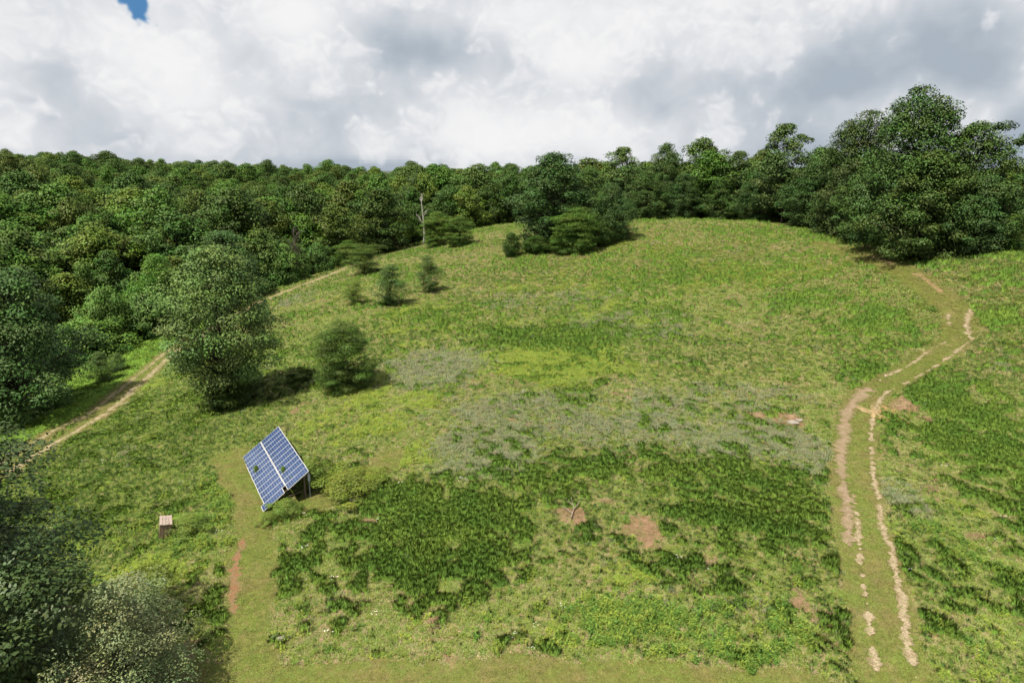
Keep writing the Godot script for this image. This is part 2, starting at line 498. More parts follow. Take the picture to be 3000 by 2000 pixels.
# ---------------------------------------------------------------- wheel ruts
func rut(flat: Array, w0: float, w1: float, broken: float, parent: Node3D, col: Color, called := "rut") -> void:
	var line := spline(flat, 0.07)
	var b := Batch.new()
	var prev := -1
	var total := line.size()
	var across := 5
	for i in total:
		var p := line[i]
		var d := (line[mini(i + 1, total - 1)] - line[maxi(i - 1, 0)]).normalized()
		var s := Vector2(-d.y, d.x)
		var nz1 := tiny.get_noise_2d(p.x * 1.7, p.y * 1.7)
		var nz2 := tiny.get_noise_2d(p.x * 1.7 + 300.0, p.y * 1.7)
		var w := lerpf(w0, w1, float(i) / total) * 0.5
		var gate := smooth(broken - 0.25, broken + 0.1, 0.5 + 0.7 * mid.get_noise_2d(p.x * 2.5, p.y * 2.5) + 0.35 * nz1)
		gate *= smooth(0.0, 10.0, float(i)) * smooth(0.0, 10.0, float(total - 1 - i))
		var l := w * gate * clampf(1.0 + 0.9 * nz1 + 0.9 * tiny.get_noise_2d(p.x * 9.0, p.y * 9.0), 0.02, 2.0)
		var r := w * gate * clampf(1.0 + 0.9 * nz2 + 0.9 * tiny.get_noise_2d(p.x * 9.0 + 70.0, p.y * 9.0), 0.02, 2.0)
		if l + r < 0.05:
			prev = -1
			continue
		var k := b.v.size()
		for a in across:
			var o := lerpf(-l, r, float(a) / (across - 1))
			var q := p + s * o
			var dip := 0.5 * (1.0 - absf(2.0 * a / (across - 1.0) - 1.0))
			b.v.append(Vector3(q.x, ground_y(q.x, q.y) + 0.018 + 0.01 * dip, q.y))
			b.n.append(Vector3.UP)
			var worn := clampf(0.75 + 0.9 * tiny.get_noise_2d(q.x * 2.5, q.y * 2.5) + 0.7 * tiny.get_noise_2d(q.x * 8.0, q.y * 8.0), 0.0, 1.0)
			if a == 0 or a == across - 1:
				worn *= 0.3
			b.c.append(Color(0.27, 0.21, 0.11).lerp(col, worn))
		if prev >= 0:
			for a in across - 1:
				b.t.append(prev + a); b.t.append(k + a); b.t.append(prev + a + 1)
				b.t.append(prev + a + 1); b.t.append(k + a); b.t.append(k + a + 1)
		prev = k
	if b.t.size() > 0:
		part(called, b.mesh(), mats["soil"], parent)

func soil_patch(x: float, z: float, rx: float, rz: float, col: Color, parent: Node3D, called := "bare_patch") -> void:
	var b := Batch.new()
	var rings := 5
	var around := 26
	b.v.append(ground_at(x, z) + Vector3(0, 0.022, 0)); b.n.append(Vector3.UP); b.c.append(col)
	for r in range(1, rings + 1):
		for a in around:
			var an := TAU * a / around
			var k: float = float(r) / rings * clampf(0.75 + 1.1 * tiny.get_noise_2d(cos(an) * 1.6 + x * 3.0, sin(an) * 1.6 + z * 3.0), 0.25, 1.3)
			var px := x + cos(an) * rx * k
			var pz := z + sin(an) * rz * k
			b.v.append(Vector3(px, ground_y(px, pz) + 0.02, pz)); b.n.append(Vector3.UP)
			b.c.append(col * clampf(1.0 + 0.7 * tiny.get_noise_2d(px * 4.0, pz * 4.0), 0.6, 1.35))
	for a in around:
		b.t.append(0); b.t.append(1 + a); b.t.append(1 + (a + 1) % around)
	for r in rings - 1:
		for a in around:
			var p := 1 + r * around + a
			var q := 1 + r * around + (a + 1) % around
			b.t.append(p); b.t.append(p + around); b.t.append(q)
			b.t.append(q); b.t.append(p + around); b.t.append(q + around)
	part(called, b.mesh(), mats["soil"], parent)

func build_tracks() -> void:
	var m := StandardMaterial3D.new()
	m.resource_name = "dry track soil"
	m.vertex_color_use_as_albedo = true
	m.roughness = 1.0
	m.metallic_specular = 0.15
	m.albedo_texture = noise_texture(256, 0.05, 5, 0.55, 1.0, 15)
	m.uv1_triplanar = true
	m.uv1_world_triplanar = true
	m.uv1_scale = Vector3(0.9, 0.9, 0.9)
	mats["soil"] = m
	var t := Node3D.new()
	t.name = "dirt_track"
	add_child(t)
	t.set_meta("kind", "structure")
	var tan_soil := Color(0.52, 0.42, 0.28)
	rut(RUT_A, 0.95, 0.45, 0.2, t, Color(0.42, 0.31, 0.22))
	rut(RUT_B, 0.28, 0.34, 0.46, t, tan_soil)
	rut(RUT_C, 0.3, 0.34, 0.42, t, tan_soil)
	rut(RUT_D, 0.3, 0.34, 0.52, t, tan_soil)
	rut(RUT_E, 0.5, 0.5, 0.2, t, tan_soil)
	rut(RUT_F, 0.28, 0.28, 0.4, t, tan_soil)
	rut(RUT_G, 0.45, 0.45, 0.35, t, Color(0.48, 0.32, 0.17))
	rut(RUT_H, 0.3, 0.3, 0.5, t, Color(0.45, 0.3, 0.17))
	soil_patch(25.4, -42.9, 1.2, 1.5, Color(0.5, 0.3, 0.14), t)
	soil_patch(24.3, -43.3, 0.9, 1.1, Color(0.5, 0.36, 0.2), t)
	var u := Node3D.new()
	u.name = "dirt_track_001"
	add_child(u)
	u.set_meta("kind", "structure")
	rut(RUT_L1, 0.6, 0.6, 0.25, u, Color(0.48, 0.39, 0.24))
	rut(RUT_L2, 0.75, 0.75, 0.15, u, Color(0.56, 0.46, 0.3))
	rut(RUT_L3, 1.6, 2.0, 0.1, u, Color(0.56, 0.46, 0.3))
	var p := Node3D.new()
	p.name = "footpath"
	add_child(p)
	p.set_meta("kind", "structure")
	rut(SOILEDGE, 0.5, 0.35, 0.25, p, Color(0.34, 0.18, 0.1), "bare_edge")

# ---------------------------------------------------------------- grass and weeds
func tuft(kind: String) -> ArrayMesh:
	var b := Batch.new()
	match kind:
		"bunch":
			for i in 46:
				var a := rng.randf() * TAU
				var r := sqrt(rng.randf()) * 0.2
				var p := Vector3(cos(a) * r, -0.02, sin(a) * r)
				var h := rf(0.28, 0.56)
				var lean := Vector3(cos(a), 0, sin(a)) * (r * rf(0.6, 1.6)) + Vector3(rf(-0.1, 0.1), 0, rf(-0.1, 0.1))
				var k := rf(0.75, 1.25)
				b.blade(p, lean, h, rf(0.018, 0.03), Vector3(-sin(a + rf(-1, 1)), 0, cos(a)).normalized(), Color(k * rf(0.9, 1.15), k, k * rf(0.8, 1.1)))
		"sward":
			for i in 44:
				var a := rng.randf() * TAU
				var r := sqrt(rng.randf()) * 0.32
				var p := Vector3(cos(a) * r, -0.01, sin(a) * r)
				var d := rdir()
				var k := rf(0.7, 1.25)
				var dry := rng.randf() < 0.3
				b.blade(p, Vector3(d.x, 0, d.z) * rf(0.04, 0.16), rf(0.04, 0.17), rf(0.016, 0.03), Vector3(d.z, 0, -d.x).normalized(), Color(k * 1.45, k * 0.95, k * 1.5) if dry else Color(k * rf(0.85, 1.1), k, k))
		"forb":
			for s in 9:
				var a := rng.randf() * TAU
				var r := sqrt(rng.randf()) * 0.26
				var h := rf(0.16, 0.42)
				var lean := Vector3(rf(-0.12, 0.12), 0, rf(-0.12, 0.12))
				for l in 9:
					var k := float(l + 1) / 9.0
					var p := Vector3(cos(a) * r, h * k, sin(a) * r) + lean * k
					var d := rdir()
					d.y = d.y * 0.3 + 0.15
					d = d.normalized()
					var nn := (Vector3.UP + rdir() * 0.5)
					nn = (nn - d * nn.dot(d)).normalized()
					var q := rf(0.75, 1.25)
					b.leaf(p, nn, d, rf(0.07, 0.13) * (1.25 - 0.5 * k), rf(0.035, 0.06), Color(q * rf(0.9, 1.12), q, q * 0.95))
		"sage":
			for s in 26:
				var a := rng.randf() * TAU
				var r := sqrt(rng.randf()) * 0.3
				var d := rdir()
				var k := rf(0.75, 1.2)
				b.blade(Vector3(cos(a) * r, -0.01, sin(a) * r), Vector3(d.x, 0, d.z) * 0.12, rf(0.14, 0.32), 0.022, Vector3(d.z, 0, -d.x).normalized(), Color(k, k, k * rf(0.85, 1.1)))
				for l in 2:
					var e := rdir()
					b.leaf(Vector3(cos(a) * r, rf(0.06, 0.26), sin(a) * r), Vector3.UP, Vector3(e.x, 0.2, e.z).normalized(), 0.06, 0.022, Color(k, k, k))
		"straw":
			for i in 30:
				var a := rng.randf() * TAU
				var r := sqrt(rng.randf()) * 0.34
				var d := rdir()
				var k := rf(0.65, 1.25)
				b.blade(Vector3(cos(a) * r, 0.0, sin(a) * r), Vector3(d.x, 0, d.z) * rf(0.1, 0.3), rf(0.01, 0.1), rf(0.014, 0.026), Vector3(d.z, 0, -d.x).normalized(), Color(k, k * rf(0.9, 1.0), k * rf(0.8, 1.0)))
		"flower":
			for i in 5:
				var a := rng.randf() * TAU
				var r := sqrt(rng.randf()) * 0.25
				var p := Vector3(cos(a) * r, rf(0.3, 0.5), sin(a) * r)
				for l in 4:
					var d := Vector3(cos(l * TAU / 4 + a), 0.15, sin(l * TAU / 4 + a)).normalized()
					b.leaf(p, Vector3.UP, d, 0.035, 0.03, Color.WHITE)
	return b.mesh()

func build_cover() -> void:
	var kinds := ["bunch", "sward", "forb", "sage", "straw", "flower"]
	var places := {}
	for k in kinds:
		places[k] = [[], [], [], []]
	var f := 15.0
	while f < 158.0:
		var s := clampf(f * COVER_STEP, 0.1, 0.4)
		var half := f * 0.86 + 7.0
		var x := maxf(-half, FINE_X0 + 1.0)
		while x < minf(half, FINE_X0 + FINE_NX * STEP - 1.0):
			var px := x + rf(-0.5, 0.5) * s * 1.4
			var pz := -f + rf(-0.5, 0.5) * s * 1.4
			x += s
			if pz > -14.0 or pz < FINE_Z0 + 1.0 or (in_wood(px + 3.0, -pz - 4.0) and in_wood(px, -pz)):
				continue
			cover_spot(px, pz, s, places)
		f += s
	var names := {"bunch": "bunch_grass", "sward": "meadow_grass", "forb": "leafy_weeds", "sage": "grey_green_weeds", "straw": "dry_grass", "flower": "white_wildflowers"}
	var labels := {"bunch": "dark green bunch grass growing in thick drifts over the meadow", "sward": "short yellowish green meadow grass covering the hillside", "forb": "low leafy green and yellow weeds between the grasses", "sage": "dull grey green weeds in soft patches across the slope", "straw": "dry straw coloured grass lying on bare soil", "flower": "tiny white wildflowers scattered in the meadow"}
	var total := 0
	for k in kinds:
		for q in 4:
			total += places[k][q].size()
	print("tufts ", total)
	for k in kinds:
		var root := Node3D.new()
		root.name = names[k]
		add_child(root)
		root.set_meta("kind", "stuff")
		tag(root, labels[k], "flowers" if k == "flower" else "grass")
		for q in 4:
			var spots: Array = places[k][q]
			if spots.is_empty():
				continue
			var mm := MultiMesh.new()
			mm.transform_format = MultiMesh.TRANSFORM_3D
			mm.use_colors = true
			mm.mesh = tuft(k)
			mm.instance_count = spots.size()
			for i in spots.size():
				mm.set_instance_transform(i, spots[i][0])
				mm.set_instance_color(i, spots[i][1])
			var node := MultiMeshInstance3D.new()
			node.name = "tuft"
			node.multimesh = mm
			node.material_override = mats["straw" if k == "straw" or k == "flower" else "blade"]
			root.add_child(node, true)
			node.set_meta("kind", "stuff")

const COVER_STEP := 0.003

func put(places: Dictionary, kind: String, x: float, z: float, size: float, c: Color, tall := 1.0) -> void:
	var a := rng.randf() * TAU
	var s := size * rf(0.75, 1.25)
	var bs := Basis(Vector3.UP, a).scaled(Vector3(s, s * tall * rf(0.8, 1.2), s))
	var k := rf(0.82, 1.18)
	places[kind][rng.randi() % 4].append([Transform3D(bs, Vector3(x, ground_y(x, z), z)), Color(c.r * k * rf(0.93, 1.07), c.g * k, c.b * k * rf(0.9, 1.1))])

func cover_spot(x: float, z: float, s: float, places: Dictionary) -> void:
	var m := mask_at(x, z)
	var size := clampf(s / 0.2, 0.6, 0.95)
	if m == 3:
		if rng.randf() < 0.3:
			put(places, "sward", x, z, 0.42 * size, Color(0.16, 0.19, 0.04))
		return
	var a := big.get_noise_2d(x, z)
	var b := mid.get_noise_2d(x, z)
	var t := tiny.get_noise_2d(x, z)
	var bare := zone_at(3, x, z) * 1.1 + 0.8 * mid.get_noise_2d(x + 40.0, z) + 0.6 * t - 0.35
	if m == 1 or m == 2:
		if rng.randf() < 0.72:
			put(places, "sward", x, z, 0.8 * size, Color(0.17, 0.225, 0.045).lerp(Color(0.22, 0.2, 0.07), clampf(0.3 + b + t, 0.0, 1.0)), 0.55)
		elif rng.randf() < 0.25:
			put(places, "straw", x, z, 0.7 * size, Color(0.32, 0.24, 0.13), 0.5)
		return
	if bare + rf(-0.14, 0.14) > 0.36 + 0.2 * smooth(-60.0, -90.0, z):
		if rng.randf() < 0.6:
			put(places, "straw", x, z, 0.75 * size, Color(0.38, 0.26, 0.17).lerp(Color(0.3, 0.19, 0.12), rng.randf()))
		elif rng.randf() < 0.35:
			put(places, "sward", x, z, 0.8 * size, Color(0.15, 0.18, 0.05))
		return
	var left := smooth(-10.0, -24.0, x) * smooth(-75.0, -50.0, z)
	var strip := smooth(-33.5, -35.5, x) * smooth(-92.0, -84.0, z)
	if strip > 0.5 and rng.randf() < 0.8:
		put(places, "sward", x, z, 1.1 * size, Color(0.16, 0.31, 0.035).lerp(Color(0.2, 0.33, 0.045), rng.randf()), 1.2)
		return
	var dark := zone_at(0, x, z) * 0.62 + 0.45 * a + 0.6 * b + 0.85 * t
	if rng.randf() < smooth(0.22, 0.6, dark) * 0.9:
		var c := Color(0.15, 0.3, 0.036).lerp(Color(0.215, 0.36, 0.046), clampf(0.4 + 1.2 * tiny.get_noise_2d(x * 0.4, z * 0.4) + left * 0.4, 0.0, 1.0))
		put(places, "bunch", x, z, 0.95 * size, c, (1.0 - 0.35 * left) * rf(0.6, 1.0))
		return
	var weed := zone_at(4, x, z) * 0.8 + 0.6 * mid.get_noise_2d(x - 90.0, z) + 0.6 * t
	if rng.randf() < smooth(0.25, 0.85, weed) * 0.75:
		put(places, "forb", x, z, rf(0.8, 1.2) * size, Color(0.1, 0.195, 0.03) if rng.randf() < 0.5 else Color(0.2, 0.27, 0.04), 1.1)
		return
	var grey := zone_at(1, x, z) * 0.9 + 0.4 * big.get_noise_2d(x + 200.0, z) + 0.55 * b + 0.3 * t
	if rng.randf() < smooth(0.2, 0.95, grey) * 0.62:
		put(places, "sage", x, z, 1.0 * size, Color(0.18, 0.235, 0.12).lerp(Color(0.27, 0.255, 0.15), rng.randf()))
		return
	var yel := zone_at(2, x, z) + 0.55 * mid.get_noise_2d(x, z - 130.0) + 0.5 * big.get_noise_2d(x - 50.0, z + 90.0) + 0.4 * t
	var u := rng.randf()
	if u < 0.8 * smooth(0.15, 0.8, yel):
		put(places, "forb", x, z, 0.85 * size, Color(0.31, 0.365, 0.055).lerp(Color(0.2, 0.3, 0.045), rng.randf()), 0.7)
		return
	if rng.randf() < 0.0013:
		put(places, "flower", x, z, rf(0.5, 0.8), Color(0.75, 0.75, 0.72))
	u = rng.randf() + 0.22 * big.get_noise_2d(x * 0.7 + 31.0, z * 0.7 - 77.0)
	if u < 0.46:
		put(places, "sward", x, z, 1.0 * size, Color(0.195, 0.265, 0.06).lerp(Color(0.31, 0.275, 0.125), clampf(0.35 + b + 0.7 * t - left, 0.0, 1.0)))
	elif u < 0.66:
		put(places, "forb", x, z, 0.75 * size, Color(0.12, 0.205, 0.035).lerp(Color(0.22, 0.265, 0.045), rng.randf()), 0.7)
	elif u < 0.92 - 0.16 * left:
		put(places, "straw", x, z, 0.9 * size, Color(0.43, 0.325, 0.21))
	else:
		put(places, "bunch", x, z, 0.55 * size, Color(0.1, 0.21, 0.03))

# ---------------------------------------------------------------- trees
func profile(kind: String, t: float) -> float:
	match kind:
		"oak":
			var q := (t - 0.4) / 0.6 if t > 0.4 else (0.4 - t) / 0.52
			return sqrt(maxf(0.0, 1.0 - q * q))
		"tall":
			var q := (t - 0.48) / 0.53 if t > 0.48 else (0.48 - t) / 0.66
			return pow(maxf(0.0, 1.0 - q * q), 0.62)
		"dome":
			var q := (t - 0.3) / 0.7 if t > 0.3 else (0.3 - t) / 0.6
			return pow(maxf(0.0, 1.0 - q * q), 0.6)
		"cone":
			return maxf(0.0, 1.0 - t) * 0.92 + 0.08
		"egg":
			return pow(maxf(0.0, sin(PI * pow(clampf(t * 0.96 + 0.03, 0.0, 1.0), 0.8))), 0.75)
		"vase":
			var q := (t - 0.68) / 0.32 if t > 0.68 else (0.68 - t) / 0.8
			return sqrt(maxf(0.0, 1.0 - q * q))
	return 1.0

# a crown of leaf clumps inside an envelope, and the limbs that carry them
func grow(o: Dictionary, sd: int) -> Dictionary:
	rng.seed = sd
	var h: float = o.h
	var rad: float = o.w * 0.5
	var base: float = h * o.base
	var leaves := Batch.new()
	var wood := Batch.new()
	var clumps: int = o.clumps
	var per: int = o.leaves / clumps
	var size: float = o.leaf
	var narrow: float = o.get("narrow", 0.62)
	var flat: float = o.get("flat", 0.65)
	var droop: float = o.get("droop", 0.1)
	var up: float = o.get("up", 0.7)
	var cr: float = o.get("clump", 0.27) * rad
	var col: Color = o.col
	var bark := Color(1, 1, 1)
	var lean: float = o.get("sway", 0.05)
	var sway := Vector3(rf(-lean, lean) * h, 0, rf(-lean, lean) * h)
	var trunk_r: float = o.get("trunk", 0.02) * h
	# trunk
	var path := PackedVector3Array()
	var radii := PackedFloat32Array()
	for i in 9:
		var k := i / 8.0
		path.append(Vector3(0, -0.3 + k * h * 0.86, 0) + sway * k * k + Vector3(sin(k * 7.0 + sd), 0, cos(k * 5.0 + sd)) * (0.008 * h * k))
		radii.append(trunk_r * (1.45 - 0.45 * minf(1.0, k * 8.0)) * pow(1.0 - k * 0.93, 0.8))
	wood.tube(path, radii, 8, bark)
	var middle := Vector3(0, base + 0.42 * (h - base), 0)
	var lobes := FastNoiseLite.new()
	lobes.seed = sd
	lobes.frequency = 0.55
	var golden := 2.399963
	for i in clumps:
		var t := 0.0
		var r := 0.0
		for tries in 12:
			t = rng.randf()
			r = profile(o.shape, t)
			if rng.randf() < r + 0.12:
				break
		var an := i * golden + rf(-0.5, 0.5)
		var lump: float = 1.0 + o.get("lobes", 0.3) * lobes.get_noise_3d(cos(an) * 2.2, t * 4.0, sin(an) * 2.2) * 2.0
		var inner: float = pow(rng.randf(), 0.4)
		var cl := cr * rf(0.6, 1.4)
		var rr := maxf(0.0, r * rad * lump - cl * 0.75) * lerpf(0.25, 1.0, inner)
		var y := base + t * (h - base)
		y = minf(y, h - cl * flat * 0.8)
		var cen := Vector3(cos(an) * rr, y, sin(an) * rr) + sway * (y / h) * (y / h)
		# limb
		if i % int(o.get("limb_every", 2)) == 0:
			var y0 := clampf(y - rr * rf(0.35, 0.8) - 0.08 * h, 0.1 * h, h * 0.8)
			var k0 := y0 / (h * 0.86)
			var root := Vector3(0, y0, 0) + sway * k0 * k0
			var lr := trunk_r * 0.38 * pow(1.0 - k0 * 0.8, 0.8)
			var lp := PackedVector3Array()
			var ll := PackedFloat32Array()
			for q in 5:
				var k := q / 4.0
				var p := root.lerp(cen, k) + Vector3(0, (k - k * k) * rr * 0.25, 0) + rdir() * (0.03 * rr * k)
				lp.append(p)
				ll.append(lr * (1.0 - 0.85 * k))
			wood.tube(lp, ll, 5, bark)
		var hue := Color(col.r * rf(0.86, 1.16), col.g * rf(0.9, 1.1), col.b * rf(0.85, 1.15))
		var tilt := Vector3(rf(-0.35, 0.35), 1.0, rf(-0.35, 0.35)).normalized()
		for l in per:
			var d := rdir()
			if d.y < -0.3 and rng.randf() < 0.65:
				d.y = -d.y
			var k := lerpf(0.55, 1.08, sqrt(rng.randf()))
			if rng.randf() < 0.12:
				k *= 1.25
			var off := Vector3(d.x, d.y * flat, d.z) * (cl * k)
			off.y -= (off.x * tilt.x + off.z * tilt.z) * 0.6
			var p := cen + off
			if p.y < 0.05:
				p.y = rf(0.05, 0.4)
			var nn := (d * 0.45 + Vector3.UP * up + rdir() * 0.65).normalized()
			var dd := d + rdir() * 0.7 - Vector3.UP * droop
			dd = (dd - nn * dd.dot(nn)).normalized()
			var b := rf(0.82, 1.2)
			var ls := size * rf(0.65, 1.3)
			var sn := (nn * 0.5 + d * 0.5 + (p - middle).normalized() * 0.3 + Vector3.UP * 0.15).normalized()
			leaves.leaf(p, nn, dd, ls, ls * narrow, Color(hue.r * b * rf(0.93, 1.1), hue.g * b, hue.b * b), sn)
	return {"crown": leaves.mesh(), "trunk": wood.mesh(), "h": h, "w": o.w}

var kinds := {}

func plant(kind: String, called: String, x: float, z: float, h: float, w: float, turn: float, label: String, category: String, group := "", tint := Color.WHITE, bark := Color(0.07, 0.058, 0.045), sunk := 0.0) -> Node3D:
	var k: Dictionary = kinds[kind]
	var o := thing(called, ground_at(x, z) - Vector3(0, sunk, 0), label, category, group)
	o.rotation.y = turn
	o.scale = Vector3(w / k.w, h / k.h, w / k.w)
	part("trunk", k.trunk, bark_material("bark %s" % bark.to_html(), bark), o)
	var gloss: float = k.get("gloss", 0.3)
	part("crown", k.crown, leaf_material("leaves %s %s" % [kind, tint.to_html()], tint, 0.55, gloss, k.get("through", 0.5)), o)
	return o

func kind(called: String, o: Dictionary, sd: int) -> void:
	kinds[called] = grow(o, sd)
	kinds[called].gloss = o.get("gloss", 0.3)
	kinds[called].through = o.get("through", 0.45)

func grow_kinds() -> void:
	var oak := Color(0.085, 0.145, 0.035)
	var deep := Color(0.058, 0.115, 0.03)
	var wood := Color(0.07, 0.122, 0.023)
	kind("oak", {"h": 11.8, "w": 9.0, "base": 0.14, "shape": "tall", "clumps": 210, "leaves": 48000, "leaf": 0.18, "clump": 0.19, "flat": 0.58, "col": Color(0.1, 0.165, 0.042), "lobes": 0.32, "trunk": 0.02, "limb_every": 3, "sway": 0.0}, 19)
	kind("oak_dense", {"h": 12.0, "w": 9.5, "base": 0.04, "shape": "dome", "clumps": 260, "leaves": 42000, "leaf": 0.22, "clump": 0.18, "flat": 0.65, "col": deep, "lobes": 0.5}, 12)
	kind("near_tree", {"h": 11.0, "w": 10.0, "base": 0.05, "shape": "oak", "clumps": 330, "leaves": 80000, "leaf": 0.15, "clump": 0.16, "flat": 0.6, "col": Color(0.044, 0.08, 0.02), "lobes": 0.35, "gloss": 0.4}, 13)
	kind("grey_bush", {"h": 5.2, "w": 4.6, "base": 0.0, "shape": "dome", "clumps": 150, "leaves": 34000, "leaf": 0.095, "clump": 0.22, "col": Color(0.16, 0.2, 0.085), "lobes": 0.4, "trunk": 0.012, "narrow": 0.5}, 14)
	kind("grove_a", {"h": 17.0, "w": 13.0, "base": 0.02, "shape": "dome", "clumps": 360, "leaves": 64000, "leaf": 0.26, "clump": 0.17, "flat": 0.65, "col": Color(0.06, 0.115, 0.027), "lobes": 0.5}, 15)
	kind("grove_b", {"h": 14.0, "w": 10.5, "base": 0.02, "shape": "dome", "clumps": 280, "leaves": 46000, "leaf": 0.25, "clump": 0.18, "flat": 0.65, "col": Color(0.065, 0.12, 0.028), "lobes": 0.5}, 16)
	kind("grove_c", {"h": 14.0, "w": 8.5, "base": 0.18, "shape": "oak", "clumps": 110, "leaves": 20000, "leaf": 0.28, "clump": 0.22, "flat": 0.6, "col": Color(0.07, 0.12, 0.032), "lobes": 0.5, "trunk": 0.016}, 17)
	kind("wood_a", {"h": 13.0, "w": 10.0, "base": 0.15, "shape": "dome", "clumps": 120, "leaves": 16000, "leaf": 0.34, "clump": 0.22, "flat": 0.62, "col": wood, "lobes": 0.6, "limb_every": 4, "trunk": 0.014}, 21)
	kind("wood_b", {"h": 13.0, "w": 9.0, "base": 0.18, "shape": "oak", "clumps": 110, "leaves": 15000, "leaf": 0.34, "clump": 0.22, "flat": 0.62, "col": wood, "lobes": 0.6, "limb_every": 4, "trunk": 0.014}, 22)
	kind("wood_c", {"h": 14.5, "w": 11.0, "base": 0.26, "shape": "dome", "clumps": 120, "leaves": 16000, "leaf": 0.36, "clump": 0.21, "flat": 0.6, "col": wood, "lobes": 0.6, "limb_every": 3, "trunk": 0.013}, 23)
	kind("wood_d", {"h": 12.0, "w": 7.5, "base": 0.1, "shape": "egg", "clumps": 95, "leaves": 13000, "leaf": 0.33, "clump": 0.25, "flat": 0.65, "col": wood, "lobes": 0.6, "limb_every": 4, "trunk": 0.013}, 24)
	kind("wood_e", {"h": 10.0, "w": 8.5, "base": 0.0, "shape": "dome", "clumps": 110, "leaves": 16000, "leaf": 0.3, "clump": 0.22, "flat": 0.65, "col": wood, "lobes": 0.6, "limb_every": 4, "trunk": 0.013}, 25)
	kind("feathery", {"h": 5.3, "w": 5.0, "base": 0.0, "shape": "tall", "clumps": 150, "leaves": 60000, "leaf": 0.13, "clump": 0.25, "flat": 0.36, "narrow": 0.32, "up": 1.1, "col": Color(0.072, 0.135, 0.026), "lobes": 0.4, "limb_every": 1, "trunk": 0.014, "droop": 0.0, "gloss": 0.25}, 31)
	kind("feathery_open", {"h": 5.0, "w": 5.4, "base": 0.1, "shape": "vase", "clumps": 90, "leaves": 20000, "leaf": 0.14, "clump": 0.26, "flat": 0.3, "narrow": 0.32, "up": 1.1, "col": Color(0.078, 0.138, 0.028), "lobes": 0.7, "limb_every": 1, "trunk": 0.014, "gloss": 0.25}, 32)
	kind("sapling", {"h": 4.5, "w": 4.0, "base": 0.06, "shape": "egg", "clumps": 80, "leaves": 16000, "leaf": 0.13, "clump": 0.27, "flat": 0.4, "narrow": 0.4, "up": 1.0, "col": Color(0.07, 0.125, 0.028), "lobes": 0.6, "limb_every": 1, "trunk": 0.012}, 33)
	kind("cedar", {"h": 4.0, "w": 3.2, "base": 0.0, "shape": "egg", "clumps": 110, "leaves": 22000, "leaf": 0.17, "clump": 0.24, "flat": 1.1, "narrow": 0.28, "up": 0.2, "col": Color(0.055, 0.095, 0.022), "lobes": 0.3, "droop": -0.7, "limb_every": 5, "trunk": 0.02, "gloss": 0.25}, 34)
	kind("cedar_tall", {"h": 8.0, "w": 3.6, "base": 0.0, "shape": "cone", "clumps": 110, "leaves": 16000, "leaf": 0.24, "clump": 0.3, "flat": 1.0, "narrow": 0.3, "up": 0.2, "col": Color(0.065, 0.11, 0.026), "lobes": 0.3, "droop": -0.6, "limb_every": 5, "trunk": 0.016, "gloss": 0.25}, 35)
	kind("thicket", {"h": 4.0, "w": 6.0, "base": 0.0, "shape": "dome", "clumps": 130, "leaves": 22000, "leaf": 0.19, "clump": 0.21, "flat": 0.7, "col": Color(0.078, 0.145, 0.032), "lobes": 0.55, "limb_every": 3, "trunk": 0.014}, 36)
	kind("low_weeds", {"h": 1.3, "w": 3.0, "base": 0.0, "shape": "dome", "clumps": 70, "leaves": 12000, "leaf": 0.08, "clump": 0.26, "flat": 0.6, "col": Color(0.14, 0.19, 0.035), "lobes": 0.6, "limb_every": 3, "trunk": 0.012}, 37)

func dead_tree(called: String, x: float, z: float, h: float, label: String, bark: Color, sd: int, forks: int) -> void:
	rng.seed = sd
	var o := thing(called, ground_at(x, z), label, "dead tree")
	var b := Batch.new()
	var path := PackedVector3Array()
	var radii := PackedFloat32Array()
	var lean := Vector3(rf(-0.06, 0.06), 0, rf(-0.05, 0.05)) * h
	for i in 8:
		var k := i / 7.0
		path.append(Vector3(sin(k * 5.0) * 0.02 * h, k * h - 0.2, cos(k * 4.0) * 0.015 * h) + lean * k)
		radii.append(lerpf(0.24, 0.06, k))
	b.tube(path, radii, 7, Color.WHITE)
	part("trunk", b.mesh(), bark_material("bark %s" % bark.to_html(), bark), o)
	for i in forks:
		var w := Batch.new()
		var k := rf(0.35, 0.95)
		var p := Vector3(sin(k * 5.0) * 0.02 * h, k * h - 0.2, cos(k * 4.0) * 0.015 * h) + lean * k
		var a := rng.randf() * TAU
		var l := h * rf(0.12, 0.34) * (1.2 - k * 0.6)
		var lp := PackedVector3Array([p])
		var lr := PackedFloat32Array([0.075])
		for q in 4:
			var kk := (q + 1) / 4.0
			lp.append(p + Vector3(cos(a) * l * kk * 0.75, l * kk * 0.8, sin(a) * l * kk * 0.75) + rdir() * 0.06 * l)
			lr.append(lerpf(0.07, 0.02, kk))
		w.tube(lp, lr, 5, Color.WHITE)
		for q in 2:
			var s := lp[2 + q]
			w.tube(PackedVector3Array([s, s + (rdir() + Vector3.UP * 0.6) * l * 0.2, s + (rdir() * 0.4 + Vector3.UP * 0.9 + Vector3(cos(a), 0, sin(a))) * l * 0.3]), PackedFloat32Array([0.035, 0.025, 0.012]), 4, Color.WHITE)
		part("limb", w.mesh(), bark_material("bark %s" % bark.to_html(), bark), o)

